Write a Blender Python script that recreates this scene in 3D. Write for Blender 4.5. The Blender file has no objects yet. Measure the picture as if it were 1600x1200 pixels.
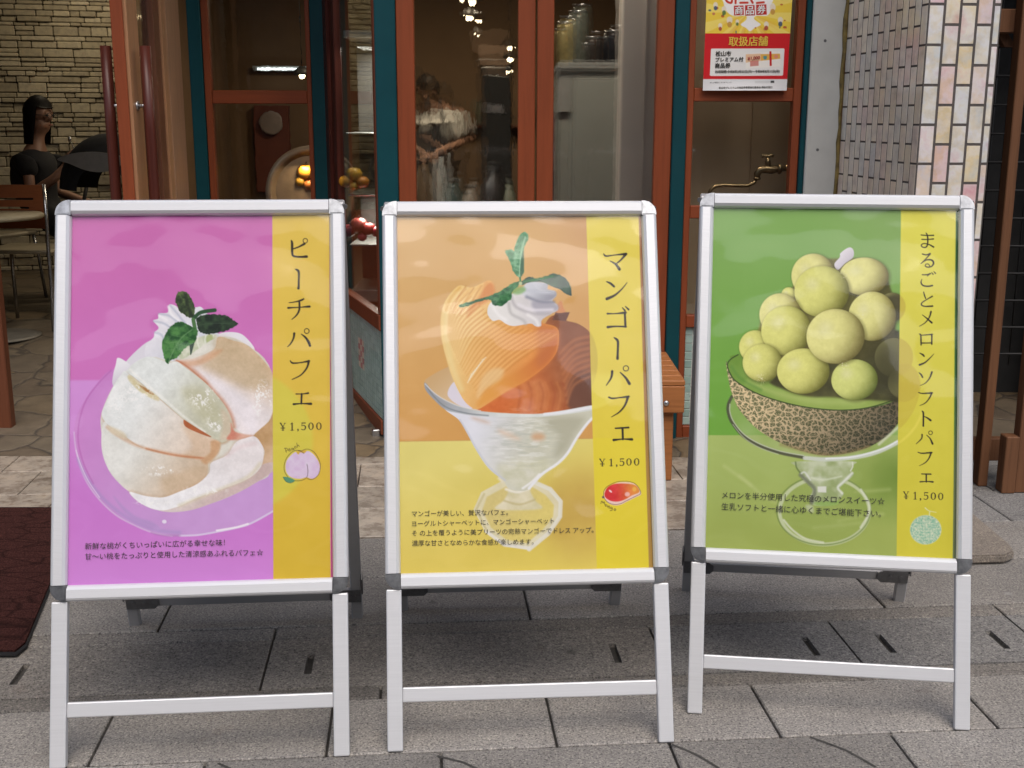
import bpy, bmesh, math, random
import numpy as np
from mathutils import Vector, Matrix
random.seed(7)
S = bpy.context.scene; COL = S.collection
# ---------------------------------------------------------------- camera, sky, sun, exposure
FP, PITCH, ROLL, HC = 1829.08, .2233, -.0018, 1.3544     # focal length in 1/1600 of the picture width, tilt, roll, height
def cam_axes():
    cp, sp = math.cos(PITCH), math.sin(PITCH); c, s = math.cos(ROLL), math.sin(ROLL)
    r = Vector((1, 0, 0)); f = Vector((0, cp, -sp)); d = Vector((0, -sp, -cp))
    return c*r+s*d, -s*r+c*d, f
RX, RD, RF = cam_axes()
cd = bpy.data.cameras.new("camera"); cam = bpy.data.objects.new("camera", cd); COL.objects.link(cam)
cd.sensor_width = 36; cd.lens = FP/1600*36; cd.clip_start = .05; cd.clip_end = 400
cam.matrix_world = Matrix(((RX.x, -RD.x, -RF.x, 0), (RX.y, -RD.y, -RF.y, 0), (RX.z, -RD.z, -RF.z, HC), (0, 0, 0, 1)))
S.camera = cam
W = bpy.data.worlds.new("World"); S.world = W; W.use_nodes = True
wn = W.node_tree.nodes; bg = wn["Background"]
sky = wn.new("ShaderNodeTexSky"); sky.sky_type = 'NISHITA'; sky.sun_disc = False
sky.sun_elevation = math.radians(58); sky.sun_rotation = math.radians(165); sky.air_density = 1; sky.dust_density = 4; sky.ozone_density = 1
W.node_tree.links.new(sky.outputs[0], bg.inputs[0]); bg.inputs[1].default_value = .15
sl = bpy.data.lights.new("sun", 'SUN'); sl.energy = 1.35; sl.angle = math.radians(48); sl.color = (1, .96, .9)
so = bpy.data.objects.new("sun", sl); COL.objects.link(so)
sd = Vector((-.14, .51, -.85)); so.rotation_euler = sd.to_track_quat('-Z', 'Y').to_euler(); so.location = (2, -6, 9)
S.view_settings.view_transform = 'Standard'; S.view_settings.look = 'None'; S.view_settings.gamma = 1; S.view_settings.exposure = .17
S.render.engine = 'CYCLES'; S.cycles.use_denoising = True; S.cycles.max_bounces = 10; S.cycles.transparent_max_bounces = 12; S.cycles.transmission_bounces = 8
S.cycles.caustics_refractive = False; S.cycles.caustics_reflective = False
S.render.resolution_x = 1024; S.render.resolution_y = 768
def ray(px, py): return RX*((px-800)/FP)+RD*((py-600)/FP)+RF
def gp(px, py, z=0):
    d = ray(px, py); return Vector((0, 0, HC))+d*((z-HC)/d.z)
def at(px, py, Y):
    d = ray(px, py); return Vector((0, 0, HC))+d*(Y/d.y)
# ---------------------------------------------------------------- materials
def srgb(r, g, b): return tuple((c/12.92 if c <= .04045 else ((c+.055)/1.055)**2.4) for c in (r/255, g/255, b/255))
class M:
    def __init__(self, name):
        self.m = bpy.data.materials.new(name); self.m.use_nodes = True; self.t = self.m.node_tree
        self.b = self.t.nodes["Principled BSDF"]; self.o = self.t.nodes["Material Output"]
    def n(self, k, **kw):
        x = self.t.nodes.new("ShaderNode"+k)
        for a, v in kw.items():
            if a in x.inputs.keys(): x.inputs[a].default_value = v
            else: setattr(x, a, v)
        return x
    def l(self, a, b): self.t.links.new(a, b)
    def coord(self, sc=(1, 1, 1), src="Object"):
        c = self.n("TexCoord"); mp = self.n("Mapping"); mp.inputs["Scale"].default_value = sc
        self.l(c.outputs[src], mp.inputs[0]); return mp.outputs[0]
    def noise(self, scale, detail=4, rough=.6, sc=(1, 1, 1)):
        x = self.n("TexNoise"); x.inputs["Scale"].default_value = scale; x.inputs["Detail"].default_value = detail; x.inputs["Roughness"].default_value = rough
        self.l(self.coord(sc), x.inputs["Vector"]); return x.outputs["Fac"]
    def ramp(self, fac, stops, interp='LINEAR'):
        r = self.n("ValToRGB"); r.color_ramp.interpolation = interp; e = r.color_ramp.elements
        while len(e) < len(stops): e.new(.5)
        for i, (p, c) in enumerate(stops): e[i].position = p; e[i].color = (*c, 1)
        self.l(fac, r.inputs[0]); return r.outputs[0]
    def mix(self, fac, a, b, mode='MIX'):
        x = self.n("MixRGB"); x.blend_type = mode
        for i, v in ((0, fac), (1, a), (2, b)):
            if isinstance(v, (int, float)): x.inputs[i].default_value = v
            elif isinstance(v, tuple): x.inputs[i].default_value = (*v, 1)
            else: self.l(v, x.inputs[i])
        return x.outputs[0]
    def bump(self, h, strength=.3, dist=.01):
        x = self.n("Bump"); x.inputs["Strength"].default_value = strength; x.inputs["Distance"].default_value = dist
        self.l(h, x.inputs["Height"]); self.l(x.outputs[0], self.b.inputs["Normal"]); return x
    def schlick(self, f0):                                           # mirror share of a thin sheet, the same from both sides
        w = self.n("LayerWeight"); w.inputs["Blend"].default_value = .5
        p = self.n("Math"); p.operation = 'POWER'; p.inputs[1].default_value = 5; self.l(w.outputs["Facing"], p.inputs[0])
        q = self.n("Math"); q.operation = 'MULTIPLY_ADD'; q.inputs[1].default_value = 1-f0; q.inputs[2].default_value = f0; self.l(p.outputs[0], q.inputs[0]); return q.outputs[0]
    def base(self, v):
        if isinstance(v, tuple): self.b.inputs["Base Color"].default_value = (*v, 1)
        else: self.l(v, self.b.inputs["Base Color"])
    def set(self, **kw):
        for k, v in kw.items(): self.b.inputs[k.replace('_', ' ')].default_value = v
        return self
def plain(name, c, rough=.5, metal=0, var=.12, scale=8, bump=0, bscale=60, spec=.5, sc=(1, 1, 1)):
    m = M(name); d = tuple(x*(1-var) for x in c); e = tuple(min(x*(1+var), 1) for x in c)
    m.base(m.ramp(m.noise(scale, 5, .6, sc), [(.3, d), (.7, e)])); m.set(Roughness=rough, Metallic=metal)
    m.b.inputs["Specular IOR Level"].default_value = spec
    if bump: m.bump(m.noise(bscale, 3, .6, sc), bump, .004)
    return m.m
def wood(name, c, rough=.5, sc=(30, 30, 1.5), contrast=.35):
    m = M(name); d = tuple(x*(1-contrast) for x in c); e = tuple(min(1, x*(1+contrast*.5)) for x in c)
    f = m.noise(3, 6, .65, sc); g = m.noise(2.2, 3, .5)
    col = m.ramp(f, [(.3, d), (.5, c), (.72, e)]); m.base(m.mix(.25, col, m.ramp(g, [(.35, d), (.65, e)])))
    m.set(Roughness=rough); m.b.inputs["Specular IOR Level"].default_value = .3; m.bump(f, .12, .002); return m.m
def tealmat():                                                       # old gloss paint with small pale chips and scuffs
    m = M("teal_paint"); c = m.ramp(m.noise(3, 5), [(.3, (.0025, .041, .051)), (.7, (.004, .058, .07))])
    k = m.ramp(m.noise(24, 6, .8, (1, 1, .35)), [(.715, (0, 0, 0)), (.735, (1, 1, 1))]); g = m.ramp(m.noise(1.6, 6, .7), [(.5, (0, 0, 0)), (.8, (.3, .3, .3))])
    m.base(m.mix(k, m.mix(g, c, (.02, .05, .052)), (.26, .32, .32))); m.set(Roughness=.5); m.b.inputs["Specular IOR Level"].default_value = .22; return m.m
TEAL = tealmat()
ORANGE = wood("orange_stained_wood", (.225, .052, .018), .45, (14, 14, .8), .25)
ORANGE_H = wood("orange_stained_wood_rail", (.225, .052, .018), .45, (.8, 14, 14), .25)
REDWOOD = wood("dark_red_wood", (.075, .018, .012), .35, (40, 40, 1.2), .4)
TANWOOD = wood("tan_varnished_wood", (.37, .19, .10), .4, (26, 26, 1.2), .25)
BROWNWOOD = wood("brown_varnished_wood", (.14, .055, .03), .4, (26, 26, 1.2), .3)
PINE = wood("orange_pine", (.34, .13, .042), .45, (1.5, 34, 34), .3)
POSTWOOD = wood("weathered_timber", (.15, .066, .03), .65, (36, 36, 1.2), .45)
STEEL = plain("brushed_steel", (.5, .5, .5), .28, .95, .05, 30)
RUBBER = plain("black_rubber", (.012, .012, .013), .6, 0, .2, 30)
BLACK = plain("black_fabric", (.008, .008, .01), .85, 0, .3, 30, .2, 150)
GREYMET = plain("grey_bracket_metal", (.17, .17, .175), .4, .6, .2, 60)
def aluminium(name, c, rough=.36, metal=.35):
    m = M(name); f = m.noise(5, 3, .6, (.4, 220, .4)); g = m.noise(90, 4, .7); k = m.noise(7, 5, .65)
    col = m.ramp(f, [(.35, tuple(x*.95 for x in c)), (.65, c)])
    col = m.mix(m.ramp(g, [(.72, (0, 0, 0)), (.8, (.35, .35, .35))]), col, (.42, .42, .42))
    col = m.mix(m.ramp(k, [(.5, (0, 0, 0)), (.8, (.22, .22, .22))]), col, tuple(x*.8 for x in c))
    m.base(col); m.set(Roughness=rough, Metallic=metal); m.bump(f, .03, .001); return m.m
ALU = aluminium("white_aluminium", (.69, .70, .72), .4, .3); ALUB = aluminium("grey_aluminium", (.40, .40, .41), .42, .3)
CAP = plain("chromed_corner", (.36, .37, .385), .3, .9, .3, 60)
def glassmat(name, rough_scale=9, strength=.25, share=.58, tint=(.93, .93, .9), sc=(1, 1, .45)):
    m = M(name); g = m.n("BsdfGlass"); g.inputs["IOR"].default_value = 1.45; g.inputs["Roughness"].default_value = 0; g.inputs["Color"].default_value = (*tint, 1)
    bp = m.n("Bump"); bp.inputs["Strength"].default_value = strength; bp.inputs["Distance"].default_value = .01
    m.l(m.noise(rough_scale, 3, .55, sc), bp.inputs["Height"]); m.l(bp.outputs[0], g.inputs["Normal"])
    t = m.n("BsdfTransparent"); mx = m.n("MixShader"); mx.inputs[0].default_value = share; m.l(t.outputs[0], mx.inputs[1]); m.l(g.outputs[0], mx.inputs[2]); m.l(mx.outputs[0], m.o.inputs[0]); return m.m
GLASS = glassmat("rippled_glass", 15, .13); GLASSL = glassmat("faintly_rippled_glass", 12, .05, 1)
def sheetmat():                                                     # thin clear cover sheet: see-through with a weak wavy gloss
    m = M("clear_cover_sheet"); t = m.n("BsdfTransparent"); g = m.n("BsdfGlossy"); g.inputs["Roughness"].default_value = .06
    mx = m.n("MixShader"); fr = m.schlick(.044)
    bp = m.n("Bump"); bp.inputs["Strength"].default_value = .5; bp.inputs["Distance"].default_value = .02
    m.l(m.noise(6.2, .6, .4, (1, 1, 1.6)), bp.inputs["Height"]); m.l(bp.outputs[0], g.inputs["Normal"])
    m.l(fr, mx.inputs[0]); m.l(t.outputs[0], mx.inputs[1]); m.l(g.outputs[0], mx.inputs[2]); m.l(mx.outputs[0], m.o.inputs[0]); return m.m
SHEET = sheetmat()
def panemat():                                                      # flat clear pane: see-through, mirror-like by Fresnel
    m = M("clear_pane"); t = m.n("BsdfTransparent"); t.inputs[0].default_value = (.9, .92, .9, 1); g = m.n("BsdfGlossy"); g.inputs["Roughness"].default_value = .03
    mx = m.n("MixShader"); m.l(m.schlick(.05), mx.inputs[0]); m.l(t.outputs[0], mx.inputs[1]); m.l(g.outputs[0], mx.inputs[2]); m.l(mx.outputs[0], m.o.inputs[0]); return m.m
GLASS2 = panemat()
def printmat(name, rough=.5):
    m = M(name); a = m.n("VertexColor"); a.layer_name = "print"; m.l(a.outputs[0], m.b.inputs["Base Color"]); m.set(Roughness=rough)
    m.b.inputs["Specular IOR Level"].default_value = .2; return m.m
PRINT = printmat("printed_paper")
INKM = plain("printing_ink", (.03, .026, .02), .6, 0, .1, 20)
def granite(name, c, dark=.35, stain=(.12, .075, .05), st=.5):
    m = M(name); r = m.n("NewGeometry")
    isl = m.ramp(r.outputs["Random Per Island"], [(0, tuple(x*.76 for x in c)), (.5, c), (1, tuple(x*1.18 for x in c))])
    sp = m.ramp(m.noise(190, 2, .75), [(.36, (dark*.8, dark*.8, dark*.8)), (.44, (.92, .92, .92)), (.57, (1, 1, 1)), (.67, (1.7, 1.68, 1.62))])
    sp2 = m.ramp(m.noise(75, 3, .7), [(.34, (.76, .76, .78)), (.6, (1.08, 1.08, 1.06))])
    big = m.ramp(m.noise(2.6, 5, .7), [(.35, (.8, .79, .78)), (.65, (1.08, 1.07, 1.05))])
    col = m.mix(1, m.mix(1, m.mix(1, isl, sp, 'MULTIPLY'), sp2, 'MULTIPLY'), big, 'MULTIPLY')
    s = m.ramp(m.noise(5.5, 6, .75), [(.6, (0, 0, 0)), (.8, (st, st, st))]); col = m.mix(s, col, stain)
    v = m.n("TexVoronoi"); v.inputs["Scale"].default_value = 5.5; m.l(m.coord(), v.inputs["Vector"]); sc_ = m.n("SeparateColor"); m.l(v.outputs["Color"], sc_.inputs[0])
    spot = m.ramp(v.outputs["Distance"], [(.0, (1, 1, 1)), (.055, (1, 1, 1)), (.085, (0, 0, 0))]); keep = m.ramp(sc_.outputs[0], [(.72, (0, 0, 0)), (.74, (1, 1, 1))]); gum = m.ramp(sc_.outputs[1], [(.5, (.05, .047, .044)), (.55, (.30, .29, .275))], 'CONSTANT')
    col = m.mix(m.mix(1, m.mix(1, spot, keep, 'MULTIPLY'), (.55, .55, .55), 'MULTIPLY'), col, gum)
    m.base(col); m.set(Roughness=.75); m.b.inputs["Specular IOR Level"].default_value = .3; m.bump(m.noise(260, 3, .7), .35, .002); return m.m
GRAN = granite("grey_granite", (.275, .26, .243)); GRAND = granite("dark_granite", (.205, .20, .195), .4, (.11, .095, .085), .3)
GRANB = granite("brown_granite", (.215, .20, .183), .4, (.09, .05, .035), .5)
MORTAR = plain("dark_mortar", (.05, .047, .043), .95, 0, .4, 40, .3, 200)
def marble(name, c):
    m = M(name); r = m.n("NewGeometry")
    isl = m.ramp(r.outputs["Random Per Island"], [(0, tuple(x*.86 for x in c)), (1, tuple(x*1.12 for x in c))])
    v = m.ramp(m.noise(9, 8, .75), [(.42, (.62, .58, .55)), (.5, (1, 1, 1)), (.62, (1.2, 1.17, 1.12))]); w = m.ramp(m.noise(26, 5, .8), [(.36, (.66, .6, .56)), (.48, (1, 1, 1))])
    m.base(m.mix(1, m.mix(1, isl, v, 'MULTIPLY'), w, 'MULTIPLY')); m.set(Roughness=.4); return m.m
MARBLE = marble("beige_marble", (.36, .31, .255))
def flagstone():
    m = M("crazy_paving"); v = m.n("TexVoronoi"); v.feature = 'DISTANCE_TO_EDGE'; v.inputs["Scale"].default_value = 3.1
    wob = m.n("TexNoise"); wob.inputs["Scale"].default_value = 3.5; wob.inputs["Detail"].default_value = 4
    c = m.coord((1, 1.25, 1)); m.l(c, wob.inputs["Vector"]); cc = m.mix(.16, c, wob.outputs["Color"], 'ADD'); m.l(cc, v.inputs["Vector"])
    v2 = m.n("TexVoronoi"); v2.feature = 'F1'; v2.inputs["Scale"].default_value = 3.1; m.l(cc, v2.inputs["Vector"])
    sep = m.n("SeparateColor"); m.l(v2.outputs["Color"], sep.inputs[0])
    st = m.ramp(sep.outputs[0], [(0, (.12, .093, .066)), (.5, (.14, .116, .085)), (1, (.175, .13, .078))])
    st = m.mix(1, st, m.ramp(m.noise(12, 6, .7), [(.3, (.7, .68, .66)), (.7, (1.15, 1.12, 1.08))]), 'MULTIPLY')
    m.base(m.mix(m.ramp(v.outputs["Distance"], [(.006, (0, 0, 0)), (.022, (1, 1, 1))]), (.06, .05, .04), st)); m.set(Roughness=.55)
    m.bump(m.ramp(v.outputs["Distance"], [(.01, (0, 0, 0)), (.05, (1, 1, 1))]), .5, .01); return m.m
FLAG = flagstone()
def islandmat(name, stops, rough=.3, nz=14, mixv=.35, interp='LINEAR', coat=0, spec=.5):
    m = M(name); r = m.n("NewGeometry"); c = m.ramp(r.outputs["Random Per Island"], stops, interp)
    c2 = m.ramp(m.noise(nz, 4, .6), [(.3, (.74, .74, .76)), (.5, (1, 1, 1)), (.7, (1.12, 1.1, 1.02))])
    m.base(m.mix(mixv*2 if mixv < .5 else 1, c, m.mix(1, c, c2, 'MULTIPLY'))); m.set(Roughness=rough); m.b.inputs["Specular IOR Level"].default_value = spec
    m.b.inputs["Coat Weight"].default_value = coat; return m
def nacre(name, stops, k):
    m = islandmat(name, stops, .2, 17, .5, coat=.2)
    hue = m.ramp(m.noise(11, 4, .6), [(.3, (.66, .34, .38)), (.45, (.74, .71, .69)), (.55, (.69, .55, .31)), (.68, (.50, .55, .58))])
    old = m.b.inputs["Base Color"].links[0].from_socket; m.base(m.mix(k, old, hue)); m.bump(m.noise(22, 3, .5), .08, .004); return m.m
NACRE = nacre("lustre_tile", [(0, (.62, .34, .36)), (.16, (.66, .46, .44)), (.3, (.68, .57, .36)), (.44, (.70, .69, .67)), (.58, (.60, .40, .43)), (.72, (.64, .60, .56)), (.86, (.54, .58, .60)), (1, (.72, .70, .68))], .42)
NACRES = nacre("muted_tile", [(0, (.68, .60, .48)), (.25, (.74, .66, .53)), (.45, (.71, .59, .54)), (.6, (.78, .72, .61)), (.8, (.70, .67, .59)), (.95, (.63, .64, .62)), (1, (.75, .68, .53))], .08)
GROUT = plain("dark_grout", (.085, .073, .067), .9, 0, .2, 60)
def mosaic():
    stops = [(0, (.25, .365, .33)), (.5, (.30, .42, .385)), (1, (.36, .48, .44))]
    return islandmat("green_mosaic", stops, .3, 30, .3).m
MOSAIC = mosaic(); MOSR = islandmat("pink_mosaic", [(0, (.40, .12, .12)), (1, (.48, .17, .16))], .3).m; MOSC = islandmat("cream_mosaic", [(0, (.58, .48, .38)), (1, (.66, .56, .45))], .3).m
LGROUT = plain("pale_grout", (.55, .56, .53), .9, 0, .15, 60)
STONEW = islandmat("ledge_stone", [(0, (.30, .26, .19)), (.5, (.38, .335, .25)), (1, (.48, .43, .33))], .8, 30, .5); STONEW.bump(STONEW.noise(45, 5, .7), .5, .01); STONEW = STONEW.m
GREYP = plain("grey_painted_column", (.47, .475, .45), .6, 0, .1, 5, .05, 50)
WALLTAN = plain("tan_wall", (.15, .10, .06), .75, 0, .1, 2)
WALLBRN = plain("brown_wall", (.19, .115, .06), .8, 0, .12, 3)
DARKROOM = plain("dark_ceiling", (.06, .05, .04), .9, 0, .1, 4)
def matmat():
    m = M("doormat_loops"); f = m.noise(240, 3, .7); v = m.n("TexVoronoi"); v.inputs["Scale"].default_value = 7; m.l(m.coord((1, 2.4, 1)), v.inputs["Vector"]); v.feature = 'DISTANCE_TO_EDGE'
    k = m.ramp(v.outputs["Distance"], [(.0, (.45, .45, .45)), (.06, (1, 1, 1))])
    m.base(m.mix(1, m.ramp(f, [(.35, (.022, .008, .007)), (.6, (.07, .024, .02)), (.75, (.12, .05, .042))]), k, 'MULTIPLY')); m.set(Roughness=.95); m.b.inputs["Specular IOR Level"].default_value = .1; m.bump(f, .9, .006); return m.m
MATM = matmat()
# ---------------------------------------------------------------- mesh helpers
class MB:
    def __init__(self): self.bm = bmesh.new()
    def hexa(self, p, bev=0, seg=1):
        vs = [self.bm.verts.new(q) for q in p]
        fs = [self.bm.faces.new([vs[i] for i in f]) for f in ((0, 3, 2, 1), (4, 5, 6, 7), (0, 1, 5, 4), (1, 2, 6, 5), (2, 3, 7, 6), (3, 0, 4, 7))]
        if bev: bmesh.ops.bevel(self.bm, geom=list({e for f in fs for e in f.edges}), offset=bev, segments=seg, profile=.5, affect='EDGES')
        return self
    def box(self, x0, x1, y0, y1, z0, z1, bev=0, seg=1, f=None):
        p = [(x0, y0, z0), (x1, y0, z0), (x1, y1, z0), (x0, y1, z0), (x0, y0, z1), (x1, y0, z1), (x1, y1, z1), (x0, y1, z1)]
        return self.hexa([f(*q) for q in p] if f else p, bev, seg)
    def prism(self, pts, fa, fb, smooth=False):                      # fa / fb map a 2-D point to the two caps
        a = [self.bm.verts.new(fa(*p)) for p in pts]; b = [self.bm.verts.new(fb(*p)) for p in pts]; n = len(pts)
        self.bm.faces.new(a[::-1]); self.bm.faces.new(b)
        for i in range(n):
            f = self.bm.faces.new((a[i], a[(i+1) % n], b[(i+1) % n], b[i])); f.smooth = smooth
        return self
    def tube(self, path, r, n=10, caps=True):
        path = [Vector(p) for p in path]; rr = r if isinstance(r, (list, tuple)) else [r]*len(path); rings = []; up = Vector((0, 0, 1))
        for i, p in enumerate(path):
            d = (path[min(i+1, len(path)-1)]-path[max(i-1, 0)]).normalized()
            a = d.cross(up); a = (d.cross(Vector((1, 0, 0))) if a.length < .05 else a).normalized(); b = d.cross(a)
            if rings: # keep rings aligned
                pa = prev-d*prev.dot(d)
                if pa.length > .05: a = pa.normalized(); b = d.cross(a)
            prev = a
            rings.append([self.bm.verts.new(p+(a*math.cos(t)+b*math.sin(t))*rr[i]) for t in [2*math.pi*k/n for k in range(n)]])
        for A, B in zip(rings[:-1], rings[1:]):
            for k in range(n): self.bm.faces.new((A[k], A[(k+1) % n], B[(k+1) % n], B[k])).smooth = True
        if caps: self.bm.faces.new(rings[0][::-1]); self.bm.faces.new(rings[-1])
        return self
    def lathe(self, prof, c=(0, 0, 0), n=32, axis='z'):
        c = Vector(c); rings = []
        for r, h in prof:
            ring = []
            for k in range(n):
                t = 2*math.pi*k/n; q = (r*math.cos(t), r*math.sin(t), h)
                if axis == 'y': q = (q[0], q[2], q[1])
                if axis == 'x': q = (q[2], q[0], q[1])
                ring.append(self.bm.verts.new(c+Vector(q)))
            rings.append(ring)
        for A, B in zip(rings[:-1], rings[1:]):
            for k in range(n): self.bm.faces.new((A[k], A[(k+1) % n], B[(k+1) % n], B[k])).smooth = True
        if prof[0][0] > 1e-4: self.bm.faces.new(rings[0][::-1])
        if prof[-1][0] > 1e-4: self.bm.faces.new(rings[-1])
        return self
    def blob(self, c, r, f=None, n=20, m=14):
        c = Vector(c); r = (r, r, r) if isinstance(r, (int, float)) else r; rings = []
        for j in range(m+1):
            th = math.pi*j/m
            rings.append([])
            for k in range(n):
                t = 2*math.pi*k/n; q = Vector((math.sin(th)*math.cos(t), math.sin(th)*math.sin(t), math.cos(th)))
                s = f(q) if f else 1
                rings[-1].append(self.bm.verts.new(c+Vector((q.x*r[0], q.y*r[1], q.z*r[2]))*s))
        for A, B in zip(rings[:-1], rings[1:]):
            for k in range(n): self.bm.faces.new((A[k], B[k], B[(k+1) % n], A[(k+1) % n])).smooth = True
        return self
    def build(self, name, mat, parent=None, doubles=True, recalc=True):
        if doubles: bmesh.ops.remove_doubles(self.bm, verts=self.bm.verts, dist=1e-6)
        if recalc: bmesh.ops.recalc_face_normals(self.bm, faces=self.bm.faces)
        me = bpy.data.meshes.new(name); self.bm.to_mesh(me); self.bm.free()
        return link(name, me, mat, parent)
def link(name, me, mat, parent=None):
    if mat and not me.materials: me.materials.append(mat)
    o = bpy.data.objects.new(name, me); COL.objects.link(o)
    if parent: o.parent = parent
    return o
def tag(o, label=None, cat=None, group=None, kind=None):
    if label: o["label"] = label
    if cat: o["category"] = cat
    if group: o["group"] = group
    if kind: o["kind"] = kind
    return o
def thing(name, label, cat, loc=(0, 0, 0), rz=0, group=None):
    o = bpy.data.objects.new(name, None); o.empty_display_size = .1; COL.objects.link(o); o.location = loc; o.rotation_euler = (0, 0, rz)
    return tag(o, label, cat, group)
def copy_tree(o, parent=None):
    c = o.copy(); COL.objects.link(c)
    if parent: c.parent = parent
    for ch in list(o.children): copy_tree(ch, c)
    return c
def text_mesh(s, bold=0.0):
    cu = bpy.data.curves.new("t", 'FONT'); cu.body = s; cu.size = 1; cu.offset = bold; cu.resolution_u = 3; cu.fill_mode = 'FRONT'
    o = bpy.data.objects.new("t", cu); COL.objects.link(o); bpy.context.view_layer.update()
    me = bpy.data.meshes.new_from_object(o.evaluated_get(bpy.context.evaluated_depsgraph_get()))
    v = np.array([q.co[:2] for q in me.vertices]).reshape(-1, 2); f = [list(p.vertices) for p in me.polygons]
    bpy.data.objects.remove(o); bpy.data.curves.remove(cu); bpy.data.meshes.remove(me); return v, f
def write(lines, put, name, mat, parent, squash=1.0):
    """lines: (text, (ax, ay), (bx, by), height/em ratio) from the left to the right end of each line's mid height; put maps 2-D to 3-D."""
    V = []; F = []
    for ln in lines:
        s, a, b = ln[:3]; bold = ln[3] if len(ln) > 3 else 0
        v, f = text_mesh(s, 0)
        if not len(v): continue
        x0, x1 = v[:, 0].min(), v[:, 0].max(); ym = .36
        a = np.array(a, float); d = np.array(b, float)-a; k = d/(x1-x0); nrm = np.array((-k[1], k[0]))
        P = a+np.outer(v[:, 0]-x0, k)+np.outer(v[:, 1]-ym, nrm)*squash
        n = len(V); V += [put(x, y) for x, y in P]; F += [[i+n for i in q] for q in f]
    me = bpy.data.meshes.new(name); me.from_pydata(V, [], F); return link(name, me, mat, parent)
def grid_print(name, nu, nv, fn, H, art, mat, parent=None, gain=1.0):
    """a flat sheet of nu x nv cells; fn maps its 0..1 coordinates to 3-D, H to the proof on which art paints."""
    u, v = np.meshgrid(np.linspace(0, 1, nu+1), np.linspace(0, 1, nv+1)); u = u.ravel(); v = v.ravel()
    px, py = hmap(H, u, v); pt = Paint(px, py); art(pt)
    c = np.clip(pt.im, 0, 1); c = np.where(c <= .04045, c/12.92, ((c+.055)/1.055)**2.4)*gain
    co = fn(u, v); me = bpy.data.meshes.new(name); n = (nu+1)*(nv+1); nf = nu*nv
    i = (np.arange(nv)[:, None]*(nu+1)+np.arange(nu)[None, :]).ravel()
    quads = np.stack([i, i+nu+1, i+nu+2, i+1], 1).astype(np.int32)
    me.vertices.add(n); me.vertices.foreach_set("co", np.ascontiguousarray(co, np.float32).ravel())
    me.loops.add(nf*4); me.loops.foreach_set("vertex_index", quads.ravel())
    me.polygons.add(nf); me.polygons.foreach_set("loop_start", (np.arange(nf)*4).astype(np.int32))
    me.update(calc_edges=True); me.validate()
    a = me.color_attributes.new("print", 'FLOAT_COLOR', 'POINT'); a.data.foreach_set("color", np.concatenate([c, np.ones((n, 1))], 1).astype(np.float32).ravel())
    return link(name, me, mat, parent)
GAIN = .88; LK = 1.0
# ---------------------------------------------------------------- printed artwork
# A poster is painted as a colour per vertex of a fine flat grid. Shapes are given in the units of a print
# proof (x to the right, y down); hom() maps the sheet's own 0..1 coordinates onto that proof.
def hom(q):
    s = [(0, 0), (1, 0), (1, 1), (0, 1)]; A = []; b = []
    for (u, v), (x, y) in zip(s, q):
        A.append([u, v, 1, 0, 0, 0, -u*x, -v*x]); b.append(x)
        A.append([0, 0, 0, u, v, 1, -u*y, -v*y]); b.append(y)
    h = np.linalg.solve(np.array(A, float), np.array(b, float))
    return np.append(h, 1).reshape(3, 3)
def hmap(H, u, v):
    w = H[2, 0]*u+H[2, 1]*v+H[2, 2]
    return (H[0, 0]*u+H[0, 1]*v+H[0, 2])/w, (H[1, 0]*u+H[1, 1]*v+H[1, 2])/w
def vhash(ix, iy, s):
    n = (ix.astype(np.int64)*374761393+iy.astype(np.int64)*668265263+s*974711) & 0x7fffffff
    n = ((n ^ (n >> 13))*1274126177) & 0x7fffffff
    return ((n ^ (n >> 16)) & 0xffff)/65535.0
def vnoise(x, y, s=0):
    ix = np.floor(x); iy = np.floor(y); fx = x-ix; fy = y-iy
    fx = fx*fx*(3-2*fx); fy = fy*fy*(3-2*fy)
    a = vhash(ix, iy, s); b = vhash(ix+1, iy, s); c = vhash(ix, iy+1, s); d = vhash(ix+1, iy+1, s)
    return (a*(1-fx)+b*fx)*(1-fy)+(c*(1-fx)+d*fx)*fy
def fbm(x, y, s=0, o=3):
    t = 0; a = .5
    for k in range(o):
        t = t+a*vnoise(x, y, s+k*17); x = x*2.03; y = y*2.03; a *= .5
    return t/(1-.5**o)
def worley(x, y, s=0):
    ix = np.floor(x); iy = np.floor(y); f1 = np.full(x.shape, 9.); f2 = np.full(x.shape, 9.)
    for dx in (-1, 0, 1):
        for dy in (-1, 0, 1):
            cx = ix+dx; cy = iy+dy
            d = np.hypot(cx+.1+.8*vhash(cx, cy, s)-x, cy+.1+.8*vhash(cx, cy, s+7)-y)
            f2 = np.where(d < f1, f1, np.minimum(f2, d)); f1 = np.minimum(f1, d)
    return f1, f2
def sst(a, b, x):
    t = np.clip((x-a)/(b-a), 0, 1)
    return t*t*(3-2*t)
def spl(p, n=6, closed=True):
    p = np.array(p, float); m = len(p); out = []
    for i in range(m if closed else m-1):
        if closed: a, b, c, d = p[(i-1) % m], p[i], p[(i+1) % m], p[(i+2) % m]
        else: a, b, c, d = p[max(i-1, 0)], p[i], p[i+1], p[min(i+2, m-1)]
        for k in range(n):
            t = k/n
            out.append(.5*(2*b+(c-a)*t+(2*a-5*b+4*c-d)*t*t+(3*b-a-3*c+d)*t**3))
    if not closed: out.append(p[-1])
    return np.array(out)
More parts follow.
